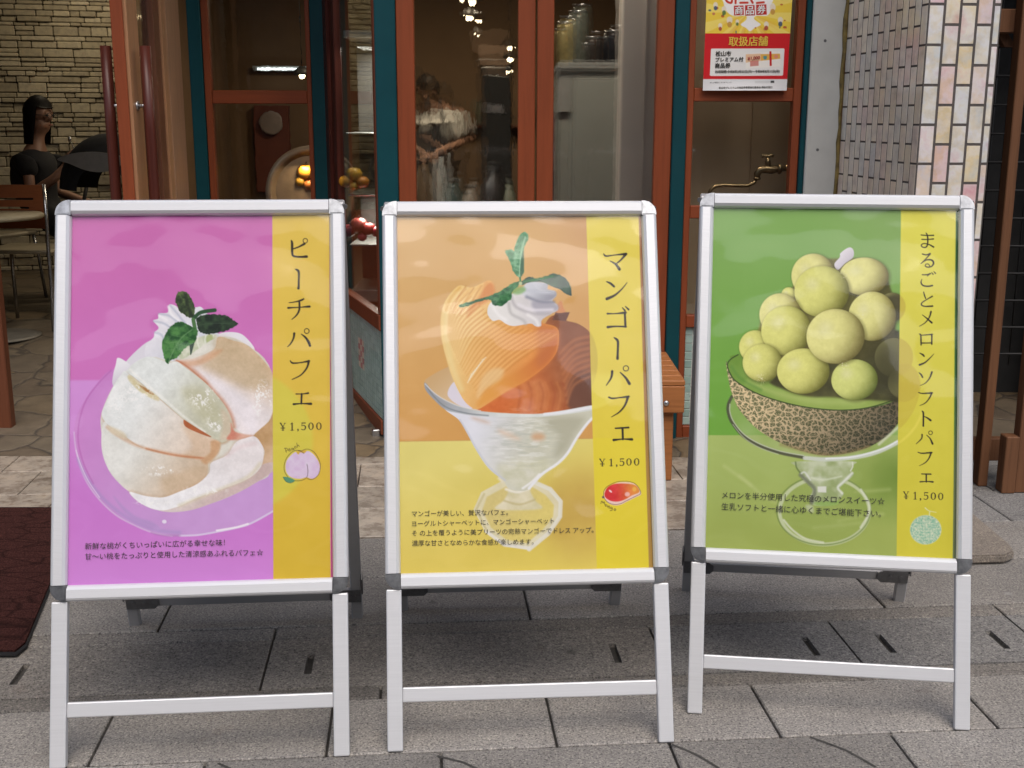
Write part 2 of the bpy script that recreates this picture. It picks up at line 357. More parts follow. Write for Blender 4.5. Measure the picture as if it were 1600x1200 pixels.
class Paint:
    def __init__(self, X, Y):
        self.X = X; self.Y = Y; self.im = np.zeros((len(X), 3)); self.o = (0, 0, 1)
    def at(self, x0, y0, s): self.o = (x0, y0, s)
    def tr(self, p):
        p = np.array(p, float); x0, y0, s = self.o
        p[:, 0] = x0+p[:, 0]/s; p[:, 1] = y0+p[:, 1]/s
        if p.shape[1] > 2: p[:, 2] = p[:, 2]/s
        return p
    def box(self, p, m):
        return np.nonzero((self.X > p[:, 0].min()-m) & (self.X < p[:, 0].max()+m) & (self.Y > p[:, 1].min()-m) & (self.Y < p[:, 1].max()+m))[0]
    def put(self, idx, mask, col):
        c = col(self.X[idx], self.Y[idx]) if callable(col) else np.array(col, float)/255.
        self.im[idx] += (c-self.im[idx])*mask[:, None]
    def sd(self, P, idx):
        x = self.X[idx]; y = self.Y[idx]; d = np.full(len(idx), 1e9); ins = np.zeros(len(idx), bool)
        for i in range(len(P)):
            ax, ay = P[i][:2]; bx, by = P[(i+1) % len(P)][:2]
            ex, ey = bx-ax, by-ay; L = ex*ex+ey*ey+1e-12
            t = np.clip(((x-ax)*ex+(y-ay)*ey)/L, 0, 1)
            d = np.minimum(d, (ax+t*ex-x)**2+(ay+t*ey-y)**2)
            if ay != by: ins ^= ((ay > y) != (by > y)) & (x < ex*(y-ay)/(by-ay)+ax)
        d = np.sqrt(d)
        return np.where(ins, -d, d)
    def poly(self, p, col, a=1., soft=.7, smooth=True, jag=0, raw=False):
        P = np.array(p, float) if raw else self.tr(p)
        if smooth: P = spl(P, 5)
        idx = self.box(P, soft*2+2+jag)
        if not len(idx): return
        d = self.sd(P, idx)
        if jag: d = d+jag*(vnoise(self.X[idx]*.45, self.Y[idx]*.45, 5)-.5)*2
        self.put(idx, a*sst(soft, -soft, d), col)
    def line(self, p, col, w=2., a=1., soft=.6, smooth=True):
        p = [tuple(q) if len(q) > 2 else (q[0], q[1], w) for q in p]
        P = self.tr(p)
        if smooth and len(P) > 2: P = spl(P, 5, False)
        idx = self.box(P, P[:, 2].max()+soft+2)
        if not len(idx): return
        x = self.X[idx]; y = self.Y[idx]; m = np.zeros(len(idx))
        for A, B in zip(P[:-1], P[1:]):
            ex, ey = B[0]-A[0], B[1]-A[1]; L = ex*ex+ey*ey+1e-9
            t = np.clip(((x-A[0])*ex+(y-A[1])*ey)/L, 0, 1)
            d = np.hypot(A[0]+t*ex-x, A[1]+t*ey-y)-(A[2]+t*(B[2]-A[2]))/2
            m = np.maximum(m, sst(soft, -soft, d))
        self.put(idx, a*m, col)
    def ell(self, c, r, col, a=1., soft=.7, rot=0, ring=None):
        x0, y0, s = self.o; cx = x0+c[0]/s; cy = y0+c[1]/s; rx, ry = r[0]/s, r[1]/s
        idx = np.nonzero((abs(self.X-cx) < max(rx, ry)+6) & (abs(self.Y-cy) < max(rx, ry)+6))[0]
        if not len(idx): return
        x = self.X[idx]-cx; y = self.Y[idx]-cy; C, S = math.cos(rot), math.sin(rot)
        x, y = x*C+y*S, -x*S+y*C
        k = np.hypot(x/rx, y/ry); g = np.hypot(x/rx**2, y/ry**2)+1e-9
        d = k*(k-1)/g
        if ring: d = abs(d)-ring/s/2
        self.put(idx, a*sst(soft, -soft, d), col)
def C3(c): return np.array(c, float)/255.
def lin2(c0, c1, ax, a, b):                          # gradient between two colours along x or y
    c0 = C3(c0); c1 = C3(c1)
    return lambda X, Y: c0+(c1-c0)*np.clip(((X if ax == 'x' else Y)-a)/(b-a), 0, 1)[:, None]
def blotch(c0, c1, f=.03, s=0, k=1.6):               # two colours mixed by noise
    c0 = C3(c0); c1 = C3(c1)
    return lambda X, Y: c0+(c1-c0)*np.clip((fbm(X*f, Y*f, s)-.5)*k+.5, 0, 1)[:, None]
def dirc(c0, c1, x0, y0, x1, y1, tex=.0, f=.3, s=0): # gradient from point to point, with a little grain
    c0 = C3(c0); c1 = C3(c1); dx, dy = x1-x0, y1-y0; L = dx*dx+dy*dy
    return lambda X, Y: c0+(c1-c0)*sst(0, 1, ((X-x0)*dx+(Y-y0)*dy)/L)[:, None]+tex*(fbm(X*f, Y*f, s)-.5)[:, None]
INK = (48, 42, 34)
def glyphs(pt, L):
    for st in L:
        if st[0] == 'o': pt.ell(st[1:3], (st[3], st[3]), INK, ring=st[4], soft=.5)
        else: pt.line([(x, y, w*1.22) for x, y, w in st], INK, soft=.5, smooth=len(st) > 2 and st[0][2] != -1)
DIG = {'1': [[(.06, .16, .05), (.26, .04, .1)], [(.28, .03, .15), (.28, 1, .15)], [(.06, 1, .05), (.5, 1, .05)]],
       ',': [[(.18, .93, .2), (.22, 1.04, .13), (.1, 1.2, .04)]],
       '5': [[(.14, .04, .12), (.6, .03, .12)], [(.14, .04, .06), (.12, .45, .06)], [(.12, .45, .06), (.35, .37, .09), (.58, .5, .14), (.62, .7, .15), (.5, .92, .12), (.28, 1, .08), (.08, .92, .11)]],
       '0': [[(.34, 0, .06), (.12, .2, .13), (.06, .5, .16), (.12, .8, .13), (.34, 1, .06), (.58, .8, .13), (.64, .5, .16), (.58, .2, .13), (.34, 0, .06)]],
       'y': [[(.02, 0, .14), (.36, .52, .12)], [(.66, 0, .07), (.36, .52, .07)], [(.36, .5, .13), (.36, 1, .13)], [(.08, .62, .05), (.64, .62, .05)], [(.08, .78, .05), (.64, .78, .05)], [(.2, 1, .05), (.52, 1, .05)], [(-.06, 0, .05), (.18, 0, .05)], [(.54, 0, .05), (.76, 0, .05)]]}
def price(pt, ch):
    for c, x, y, h in ch:
        for st in DIG[c]:
            pt.line([(x+a*h, y+b*h, w*h*1.1) for a, b, w in st], INK, soft=.45, smooth=len(st) > 3)

def art_peach(pt):
    X, Y = pt.X, pt.Y
    top = dirc((206, 112, 180), (212, 122, 196), 300, 340, 300, 600, .02, .02); pt.im[:] = top(X, Y)
    low = dirc((216, 152, 222), (210, 130, 214), 140, 600, 140, 800, .03, .03, 3)
    pt.put(np.arange(len(X)), sst(592, 597, Y-.02*(X-110)*0), low)
    lo2 = C3((214, 142, 222)); pt.put(np.arange(len(X)), .8*sst(800, 930, Y), lambda a, b: np.tile(lo2, (len(a), 1)))
    pt.at(110, 440, 5)
    plate = [(30, 1170), (42, 1300), (75, 1440), (135, 1580), (235, 1715), (355, 1825), (485, 1898), (640, 1962), (800, 1992), (960, 1988), (1120, 1968), (1300, 1936), (1420, 1900), (1595, 1800), (1780, 1640), (1860, 1500), (1890, 1330), (1860, 1150), (1780, 1000), (1600, 800), (1200, 650), (600, 640), (330, 690), (210, 800), (110, 940), (50, 1060)]
    pt.poly(plate, dirc((208, 140, 208), (205, 165, 220), 130, 620, 300, 830, .04, .05), .85, 1.2)
    pt.line([(325, 695), (230, 790), (135, 915), (82, 1050), (62, 1180), (70, 1300), (110, 1440), (180, 1580)], (186, 100, 180), 12, .55, 1.2)
    pt.line([(30, 1180), (42, 1300), (75, 1440), (135, 1580), (235, 1715), (355, 1825), (485, 1898), (640, 1962), (800, 1992)], (222, 195, 232), 12, .8, 1)
    pt.line([(60, 1390), (110, 1500), (190, 1620), (290, 1730), (420, 1830), (560, 1905), (700, 1950), (860, 1965)], (170, 150, 205), 26, .5, 3)
    pt.line([(45, 1320), (80, 1430), (140, 1560), (230, 1690)], (238, 225, 245), 7, .8, .8)
    pt.line([(860, 1990), (1000, 1985), (1150, 1960), (1300, 1930), (1420, 1893), (1600, 1795)], (226, 214, 240), 14, .9, 1)
    pt.line([(1150, 1950), (1300, 1925), (1395, 1898)], (250, 246, 252), 14, .9, 1)
    pt.poly([(340, 1680), (420, 1760), (520, 1840), (640, 1880), (700, 1930), (560, 1890), (430, 1810)], (160, 150, 200), .35, 3)
    pt.line([(640, 1965), (720, 1985), (860, 1990)], (175, 125, 185), 16, .5, 2)
    pt.ell((740, 1880), (18, 15), (235, 225, 245))
    # whipped cream and the peach behind it
    cream = dirc((238, 236, 242), (214, 218, 228), 250, 480, 330, 560, .06, .12, 2)
    pt.poly([(440, 628), (600, 478), (700, 470), (900, 560), (800, 660), (620, 640), (470, 668)], (226, 224, 232))
    pt.poly([(1160, 420), (1240, 400), (1340, 412), (1410, 470), (1452, 535), (1400, 540), (1160, 470)], (236, 234, 240))
    pt.poly([(780, 183), (832, 192), (880, 230), (990, 205), (1050, 218), (1160, 390), (1165, 480), (1125, 570), (980, 610), (830, 640), (700, 620), (595, 590), (598, 500), (655, 440), (665, 400), (697, 362), (655, 308), (692, 292), (700, 252), (768, 244)], cream)
    for p in ([(700, 255), (780, 270), (860, 330)], [(660, 312), (740, 330), (800, 372)], [(790, 190), (850, 260), (900, 320), (960, 350)], [(668, 400), (720, 420), (740, 470)]):
        pt.line(p, (178, 186, 204), 14, .7, 2.2)
    for p in ([(775, 200), (800, 260), (850, 300)], [(705, 270), (760, 300)], [(920, 330), (975, 370)]):
        pt.line(p, (250, 250, 252), 18, .8, 2)
    pt.poly([(860, 560), (900, 500), (1010, 440), (1150, 420), (1140, 500), (1100, 560), (960, 600), (860, 610)], blotch((190, 200, 160), (225, 226, 205), .2, 4), .9, 1.5)
    for x in (1010, 1070, 1130): pt.line([(x, 420), (x-8, 470), (x+6, 520)], (235, 240, 225), 10, .8, 1.2)
    pt.ell((1100, 455), (28, 40), (165, 180, 110), .7, 2)
    base = [(470, 665), (640, 590), (860, 620), (1165, 440), (1390, 500), (1590, 740), (1590, 1430), (1450, 1580), (1100, 1740), (700, 1790), (470, 1650), (300, 1470), (248, 1200), (248, 1030), (350, 800)]
    pt.poly(base, (224, 222, 210))
    # right slice
    R = [(832, 622), (960, 606), (1130, 535), (1167, 437), (1280, 465), (1390, 500), (1480, 580), (1550, 660), (1592, 740), (1602, 1020), (1560, 1092), (1450, 1210), (1350, 1190), (1275, 1110), (1230, 985), (1150, 880), (1060, 785), (960, 690), (880, 645)]
    pt.poly(R, dirc((216, 188, 154), (238, 230, 230), 385, 555, 350, 620, .07, .15, 8))
    pt.poly([(1160, 445), (1300, 480), (1420, 540), (1530, 660), (1560, 800), (1440, 850), (1300, 800), (1150, 720), (1040, 660), (1120, 590)], (204, 182, 148), .75, 9)
    pt.poly([(860, 625), (1000, 612), (1130, 550), (1200, 540), (1100, 620), (960, 668)], (214, 160, 120), .6, 4)
    pt.poly([(1020, 720), (1180, 790), (1350, 900), (1450, 1010), (1470, 1180), (1380, 1150), (1260, 960), (1120, 810)], (242, 236, 240), .85, 8)
    pt.line([(840, 625), (930, 670), (1040, 760), (1120, 850), (1200, 940), (1262, 1040), (1290, 1140)], (202, 138, 108), 26, .75, 4)
    pt.line([(840, 622), (900, 652), (1000, 735), (1080, 805)], (190, 120, 84), 9, .8, 1.5)
    # upper left slice
    S1 = [(468, 668), (540, 615), (625, 588), (720, 618), (780, 640), (840, 628), (905, 675), (1000, 745), (1080, 812), (1180, 925), (1240, 1015), (1275, 1120), (1255, 1225), (1170, 1262), (1050, 1195), (900, 1085), (700, 912), (520, 765), (440, 700)]
    pt.poly([(x+6, y+16) for x, y in S1], (186, 150, 112), .55, 2.5); pt.poly(S1, dirc((232, 237, 234), (206, 206, 184), 240, 590, 330, 650, .06, .15, 11))
    pt.line([(470, 690), (560, 770), (720, 905), (910, 1070), (1060, 1180)], (250, 250, 244), 16, .7, 2.2)
    pt.poly([(880, 850), (1020, 830), (1140, 940), (1200, 1080), (1100, 1110), (960, 1000)], (196, 194, 160), .6, 9)
    pt.poly([(1190, 1000), (1262, 1080), (1258, 1220), (1180, 1240), (1200, 1130)], (218, 196, 170), .6, 4)
    pt.poly([(375, 598), (432, 622), (472, 662), (420, 722), (368, 805), (345, 822), (332, 790), (342, 715), (360, 650)], dirc((240, 240, 244), (216, 212, 222), 180, 570, 190, 600))
    # lower left slice
    S2 = [(432, 700), (482, 742), (700, 922), (900, 1092), (1080, 1212), (1172, 1262), (1150, 1345), (1040, 1400), (900, 1372), (700, 1330), (550, 1290), (400, 1190), (310, 1132), (268, 1090), (248, 1030), (290, 930), (352, 800), (400, 732)]
    pt.poly([(x, y+14) for x, y in S2], (196, 152, 116), .5, 3); pt.poly(S2, dirc((234, 238, 236), (228, 210, 192), 200, 640, 320, 710, .06, .15, 13))
    pt.line([(300, 980), (360, 860), (440, 770)], (252, 252, 250), 40, .5, 6)
    pt.poly([(880, 1120), (1060, 1210), (1160, 1270), (1140, 1340), (1040, 1395), (880, 1365), (960, 1290)], (220, 190, 158), .6, 6)
    pt.poly([(470, 735), (560, 810), (680, 890), (690, 935), (560, 870), (460, 770)], (214, 200, 150), .8, 2)
    pt.poly([(545, 812), (600, 838), (660, 886), (600, 865)], (170, 120, 66), .9, 1)
    pt.poly([(893, 1085), (930, 1105), (1000, 1150), (1110, 1218), (1040, 1200), (910, 1140)], (182, 104, 64), 1, .8)
    # bottom left
    S3 = [(265, 1100), (312, 1140), (430, 1232), (560, 1300), (760, 1352), (1000, 1392), (1065, 1402), (1085, 1460), (1060, 1560), (1000, 1622), (870, 1682), (650, 1685), (470, 1645), (380, 1572), (300, 1470), (252, 1340), (246, 1200)]
    pt.poly(S3, dirc((232, 233, 227), (214, 193, 168), 210, 690, 300, 760, .05, .12, 17))
    pt.poly([(720, 1540), (900, 1480), (1070, 1450), (1050, 1560), (980, 1625), (860, 1675), (740, 1660)], (208, 182, 150), .6, 8)
    pt.line([(290, 1140), (400, 1222), (540, 1290), (700, 1330), (860, 1360), (1030, 1385)], (212, 160, 120), 18, .6, 3)
    pt.line([(600, 1310), (760, 1350), (900, 1372), (1050, 1385)], (196, 124, 82), 12, .75, 2)
    pt.poly([(1110, 1250), (1180, 1262), (1160, 1350), (1080, 1430), (1030, 1400), (1100, 1340)], (206, 160, 116), .8, 3)
    pt.poly([(300, 1130), (420, 1180), (440, 1230), (330, 1190)], (226, 214, 186), .8, 3)
    # right dark and hollow, then bottom slice
    pt.poly([(1440, 1210), (1560, 1100), (1604, 1030), (1604, 1440), (1500, 1460), (1528, 1330), (1470, 1260)], dirc((196, 158, 112), (220, 190, 160), 405, 690, 425, 725), 1, 1)
    pt.poly([(1265, 1110), (1300, 1180), (1440, 1212), (1390, 1236), (1235, 1240), (1262, 1180)], dirc((216, 140, 118), (226, 180, 160), 365, 680, 380, 690), 1, 2)
    pt.poly([(700, 1790), (850, 1755), (1200, 1610), (1400, 1530), (1500, 1440), (1604, 1420), (1600, 1480), (1450, 1582), (1300, 1662), (1100, 1742), (950, 1790), (800, 1806)], dirc((224, 210, 206), (212, 190, 186), 300, 770, 330, 800, .04))
    S4 = [(465, 1648), (600, 1680), (730, 1690), (860, 1645), (1000, 1585), (1090, 1500), (1110, 1420), (1230, 1362), (1300, 1262), (1380, 1228), (1450, 1216), (1500, 1270), (1520, 1330), (1500, 1450), (1400, 1545), (1200, 1625), (1000, 1695), (850, 1762), (700, 1792), (550, 1735)]
    pt.poly([(x, y-10) for x, y in S4], (190, 146, 110), .4, 4); pt.poly(S4, dirc((244, 244, 246), (236, 230, 230), 260, 790, 400, 700, .06, .14, 19))
    pt.line([(860, 1755), (1050, 1680), (1250, 1600), (1400, 1530), (1490, 1430)], (222, 212, 176), 26, .55, 4)
    pt.line([(1230, 1362), (1330, 1300), (1450, 1270)], (226, 200, 200), 30, .4, 5)
    n_ = fbm(X*.06, Y*.06, 51, 4)-.5; B_ = spl(pt.tr(base), 5); ib = pt.box(B_, 3); mb = sst(1, -1, pt.sd(B_, ib)); pt.im[ib] += (mb*(.10*n_[ib]+.05*(fbm(X[ib]*.35, Y[ib]*.35, 55)-.5)))[:, None]*np.array([1, 1, 1.05])
    g = .5*fbm(X*.55, Y*.55, 31, 2)+.5*fbm(X*.16, Y*.16, 32, 2)   # juice sparkle on the flesh
    for c, r in (((1060, 920), (180, 120)), ((1150, 1110), (110, 110)), ((1500, 930), (130, 200)), ((540, 880), (190, 150)), ((380, 980), (110, 140)), ((700, 1480), (200, 60)), ((640, 1720), (180, 50)), ((1060, 1640), (240, 60))):
        cx, cy = 110+c[0]/5, 440+c[1]/5
        m = sst(1, .3, np.hypot((X-cx)/(r[0]/5), (Y-cy)/(r[1]/5)))*sst(.53, .64, g)
        pt.put(np.arange(len(X)), m*.85, (252, 252, 250))
    # mint
    gl = blotch((36, 84, 42), (84, 140, 74), .14, 5, 2.4); gd = blotch((24, 38, 30), (52, 76, 50), .16, 6, 2)
    pt.poly([(845, 90), (880, 80), (925, 92), (965, 160), (985, 225), (960, 288), (900, 265), (860, 230), (832, 160)], blotch((44, 58, 38), (92, 112, 66), .2, 9, 2.4), 1, .6, True, .9)
    pt.line([(915, 105), (920, 170), (960, 270)], (34, 44, 32), 26, .7, 2)
    pt.line([(975, 290), (1030, 245), (1140, 228)], (44, 80, 50), 30, 1, .7)
    pt.line([(970, 300), (985, 380)], (78, 120, 70), 30, 1, .7)
    pt.poly([(1000, 290), (1060, 262), (1150, 262), (1240, 275), (1290, 310), (1320, 338), (1250, 380), (1180, 400), (1090, 415), (1020, 395), (1000, 340)], gd, 1, .6, True, 1)
    pt.line([(1010, 345), (1140, 330), (1300, 338)], (66, 88, 66), 6, .6)
    pt.poly([(1000, 390), (985, 460), (950, 578), (940, 500), (930, 430)], (44, 68, 46))
    pt.poly([(855, 318), (930, 340), (1005, 385), (1000, 420), (985, 470), (900, 530), (850, 590), (790, 620), (768, 645), (740, 600), (722, 500), (740, 430), (785, 360)], gl, 1, .6, True, .9)
    pt.line([(960, 380), (880, 440), (820, 530), (772, 636)], (120, 160, 110), 7, .7)
    for p in ([(880, 440), (800, 420)], [(850, 480), (760, 480)], [(825, 530), (750, 540)], [(890, 430), (950, 450)], [(850, 490), (920, 510)]):
        pt.line(p, (110, 150, 96), 5, .5)
    # band
    bx = np.where(Y > 0, 428.5, 0); strip = sst(-.6, .6, X-bx)*sst(.5, -.5, X-518.2)
    sc = np.array(C3((232, 200, 88)))+(C3((222, 188, 62))-C3((232, 200, 88)))*np.clip((Y-340)/500, 0, 1)[:, None]
    gh = sst(4, -4, np.hypot((X-375)/116, (Y-690)/112)*100-100)
    gh = gh*np.where(X > 400, 1, 0); sc = sc+(C3((216, 208, 80))-sc)*(gh*.8)[:, None]
    sc = sc+.03*(fbm(X*.04, Y*.04, 3)-.5)[:, None]
    pt.im += (sc-pt.im)*strip[:, None]
    pt.put(np.arange(len(X)), sst(518.2, 519.2, X), (190, 80, 130))  # background edge beside the band, with the frame's shade painted in
    pt.at(425, 350, 4)
    glyphs(pt, [[(132, 108, 5), (138, 125, 12), (139, 190, 11), (150, 207, 10), (190, 212, 10), (229, 210, 14)], [(143, 162, 6), (180, 149, 8), (216, 130, 12)], ('o', 221, 111, 14, 5),
        [(158, 288, 5), (173, 296, 12), (180, 312, 11), (179, 380, 10), (177, 408, 13)],
        [(118, 498, 4), (160, 492, 6), (195, 482, 10), (210, 474, 7)], [(112, 530, 10), (180, 527, 5), (246, 522, 12)], [(182, 488, 9), (182, 540, 10), (165, 575, 8), (135, 602, 4)],
        [(150, 690, 12), (145, 720, 9), (128, 752, 7), (108, 773, 4)], [(195, 695, 5), (220, 715, 10), (240, 745, 14), (248, 767, 12)], ('o', 228, 675, 15, 5),
        [(124, 860, 5), (140, 875, 9), (190, 872, 6), (242, 862, 11)], [(240, 865, 12), (228, 905, 9), (190, 950, 7), (135, 978, 4)],
        [(160, 1068, 6), (200, 1068, 5), (236, 1063, 10)], [(195, 1068, 10), (193, 1128, 10)], [(145, 1132, 11), (195, 1128, 6), (253, 1130, 13)]])
    pt.at(425, 640, 9.23)
    price(pt, [('y', 140, 208, 104), ('1', 282, 205, 106), (',', 378, 208, 100), ('5', 440, 202, 104), ('0', 548, 202, 102), ('0', 662, 200, 104)])
    pt.poly([(215, 850), (235, 740), (330, 640), (400, 620), (470, 640), (540, 610), (620, 660), (690, 760), (712, 860), (680, 960), (600, 1010), (520, 990), (420, 1010), (300, 990), (235, 930)], blotch((216, 190, 222), (226, 212, 232), .12, 3), 1, .6)
    pt.poly([(370, 620), (400, 660), (430, 630), (490, 640), (515, 600), (440, 605)], (214, 176, 70), 1, .4)
    for p in ([(440, 605), (340, 605), (245, 690), (198, 800), (200, 900), (250, 990)], [(350, 1040), (440, 1035), (520, 990), (538, 900), (525, 800)], [(450, 605), (530, 583), (620, 620), (690, 720), (718, 820), (690, 950), (600, 1020), (530, 1008)], [(400, 605), (450, 620), (480, 645)]):
        pt.line(p, (70, 52, 50), 7, .9, .5)
    pt.poly([(180, 985), (270, 992), (350, 1035), (290, 1068), (220, 1050)], (90, 150, 116)); pt.line([(180, 985), (220, 1050), (290, 1070), (355, 1035)], (60, 70, 60), 6, .8, .5)
    for p in ([(225, 630), (215, 585), (200, 570)], [(200, 572), (235, 570), (240, 600), (215, 610)], [(262, 595), (285, 588), (268, 575), (258, 600), (275, 612), (295, 600)], [(330, 575), (305, 570), (308, 592), (332, 585), (330, 570), (340, 590)], [(370, 545), (348, 545), (350, 568), (375, 562)], [(378, 495), (388, 555)], [(384, 540), (400, 525), (414, 545)]):
        pt.line(p, (70, 60, 36), 7, .95, .5)

def art_mango(pt):
    X, Y = pt.X, pt.Y; al = np.arange(len(X))
    top = dirc((222, 182, 122), (214, 160, 88), 640, 340, 800, 680, .03, .02); pt.im[:] = top(X, Y)
    pt.put(al, .55*sst(820, 960, X)*sst(460, 340, Y), (196, 146, 110))
    ly = 688-(X-622)*.013
    pt.put(al, sst(-.6, .6, Y-ly), dirc((230, 218, 128), (226, 204, 96), 640, 690, 700, 890, .05, .02, 3))
    pt.put(al, sst(-.6, .6, Y-ly)*sst(1.4, .2, np.hypot((X-905)/70, (Y-800)/75))*.75, blotch((188, 150, 74), (206, 172, 84), .03, 5))
    pt.put(al, sst(1.5, 0, abs(Y-ly))*.4, (190, 150, 90))
    pt.at(580, 600, 3.3333)                          # foot and stem of the glass
    pt.poly([(570, 560), (690, 495), (850, 510), (930, 545), (985, 610), (982, 690), (920, 780), (820, 866), (690, 845), (590, 770), (530, 650)], blotch((222, 214, 176), (232, 226, 196), .05, 3), .95, .8, False)
    pt.poly([(600, 585), (700, 530), (840, 535), (905, 575), (950, 630), (945, 690), (890, 760), (810, 830), (700, 810), (620, 745), (575, 655)], dirc((214, 196, 120), (226, 206, 110), 760, 780, 820, 840, .05), .85, 2, False)
    pt.line([(850, 510), (930, 545), (985, 610), (982, 690), (920, 780), (820, 862)], (232, 230, 216), 22, .9, 1.2, False)
    pt.line([(820, 855), (690, 838), (595, 765)], (236, 234, 226), 18, .8, 1.2, False)
    pt.line([(585, 570), (545, 650), (600, 765)], (206, 196, 150), 12, .8, 1, False)
    pt.poly([(660, 480), (860, 480), (825, 540), (850, 600), (880, 650), (650, 650), (690, 600), (710, 540)], blotch((206, 200, 160), (236, 230, 210), .06, 6), .85, 2.5)
    pt.line([(700, 545), (760, 560), (820, 540)], (244, 242, 232), 14, .8, 2); pt.line([(690, 605), (770, 625), (850, 600)], (190, 176, 120), 10, .6, 2)
    pt.at(650, 350, 5)
    # far wall of the bowl and the sherbet in it
    pt.poly([(65, 1235), (100, 1185), (240, 1110), (280, 1130), (340, 1330), (430, 1420), (300, 1415), (150, 1335)], dirc((206, 172, 124), (222, 196, 160), 670, 580, 710, 630), .9, 1)
    pt.poly([(295, 1222), (252, 1280), (250, 1340), (330, 1405), (440, 1430), (420, 1300), (340, 1230)], (226, 220, 230))
    # right, shaded half
    pt.poly([(1000, 780), (1090, 700), (1170, 745), (1260, 770), (1345, 830), (1360, 900), (1400, 1430), (1100, 1470), (900, 1478), (600, 1460), (480, 1435), (700, 1290), (900, 1150)], dirc((142, 88, 58), (216, 118, 60), 918, 560, 800, 610, .08, .06, 3))
    pt.poly([(490, 1435), (620, 1370), (760, 1270), (900, 1210), (1000, 1230), (1010, 1440), (900, 1476), (640, 1455)], dirc((214, 112, 54), (206, 128, 76), 780, 640, 850, 600, .06, .2), .9, 4)
    pt.poly([(1190, 1200), (1400, 1150), (1400, 1430), (1200, 1440)], (104, 70, 58), .8, 5)
    for x in range(800, 1200, 45): pt.line([(x-20, 1230), (x+10, 1320), (x-10, 1440)], (226, 150, 90) if x % 2 else (160, 76, 44), 14, .35, 3)
    for k in range(8): pt.line([(1120+k*8, 1000+k*55), (1230, 900+k*50), (1350, 870+k*45)], (206, 130, 82), 20, .5, 3)
    # fanned mango
    F = [(330, 475), (380, 478), (430, 488), (500, 460), (565, 432), (603, 460), (602, 530), (590, 610), (700, 700), (960, 760), (1095, 800), (1112, 900), (1090, 1000), (1010, 1100), (860, 1215), (700, 1302), (560, 1392), (490, 1434), (440, 1430), (372, 1370), (312, 1260), (270, 1160), (240, 1060), (213, 960), (193, 850), (192, 720), (215, 620), (262, 540)]
    pt.poly(F, dirc((244, 212, 142), (230, 150, 74), 690, 520, 850, 570, .04, .1, 4))
    pt.poly([(480, 1420), (560, 1250), (760, 1150), (950, 1010), (1050, 900), (1100, 900), (1080, 1010), (1000, 1110), (850, 1220), (690, 1300)], dirc((230, 160, 70), (206, 112, 54), 760, 600, 860, 550), .75, 6)
    pt.poly([(950, 780), (1090, 800), (1108, 900), (1040, 1050), (950, 1100), (940, 950)], (196, 116, 70), .6, 8)
    pt.poly([(540, 450), (600, 460), (600, 560), (480, 640), (400, 720), (420, 640), (500, 540)], (216, 130, 66), .75, 4)
    pt.line([(232, 700), (238, 900), (280, 1100), (350, 1280)], (244, 222, 160), 40, .6, 5)
    for p in ([(385, 482), (330, 560), (290, 680)], [(448, 492), (390, 580), (340, 700)], [(508, 474), (450, 570), (390, 690)]): pt.line(p, (204, 132, 60), 11, .6, 1.6)
    n = 22
    for i in range(n):
        t = i/(n-1)
        s = np.array((370, 490))*(1-t)**2+2*t*(1-t)*np.array((560, 800))+t*t*np.array((1090, 850))
        e = np.array((230, 860))*(1-t)**2+2*t*(1-t)*np.array((310, 1080))+t*t*np.array((480, 1330))
        m = (s+e)/2+np.array((-46, -34))*(1-.3*t)
        pt.line([(s[0], s[1], 8), (m[0], m[1], 17), (e[0], e[1], 8)], (252, 222, 160) if t < .5 else (242, 190, 116), 10, .5, 2.0)
        q = 17
        pt.line([(s[0]+q, s[1]+q*.6, 8), (m[0]+q, m[1]+q*.6, 13), (e[0]+q, e[1]+q*.6, 3)], (210, 134, 62), 8, .5, 1.9)
    pt.line([(340, 490), (270, 570), (235, 660)], (226, 170, 80), 20, .6, 3)
    for p in ([(570, 440), (510, 500), (470, 560)], [(430, 490), (360, 560), (300, 660)], [(500, 470), (430, 540), (350, 640)]): pt.line(p, (240, 190, 110), 16, .6, 2)
    pt.poly([(480, 1290), (520, 1180), (600, 1120), (680, 1130), (650, 1210), (540, 1280), (480, 1350)], (240, 206, 150), .7, 5)
    for k in range(9): pt.line([(400+k*14, 1230-k*22), (430+k*14, 1160-k*16)], (250, 236, 200), 8, .8, 1)
    # cream
    cr = [(820, 500), (740, 540), (700, 600), (600, 598), (565, 625), (553, 680), (570, 722), (600, 748), (650, 740), (700, 772), (760, 788), (860, 772), (900, 770), (930, 790), (972, 786), (978, 740), (1050, 692), (1102, 662), (1096, 620), (1060, 590), (1090, 550), (1080, 515), (1022, 500), (1022, 460), (960, 445), (870, 448)]
    pt.poly([(1085, 680), (1196, 680), (1166, 748), (1060, 740)], (112, 74, 60), 1, .7, False)
    pt.poly([(1100, 620), (1130, 590), (1145, 640), (1160, 678), (1090, 682)], (214, 146, 96))
    pt.poly(cr, dirc((236, 234, 230), (208, 204, 206), 780, 480, 850, 460, .03, .1))
    pt.poly([(870, 450), (960, 446), (1022, 462), (1022, 500), (1082, 518), (1088, 552), (1040, 585), (940, 580), (840, 550), (820, 500)], dirc((206, 210, 216), (146, 148, 160), 820, 450, 860, 470), .95, 2)
    pt.poly([(900, 600), (1000, 600), (1095, 620), (1100, 660), (1000, 690), (930, 680)], (160, 158, 170), .8, 4)
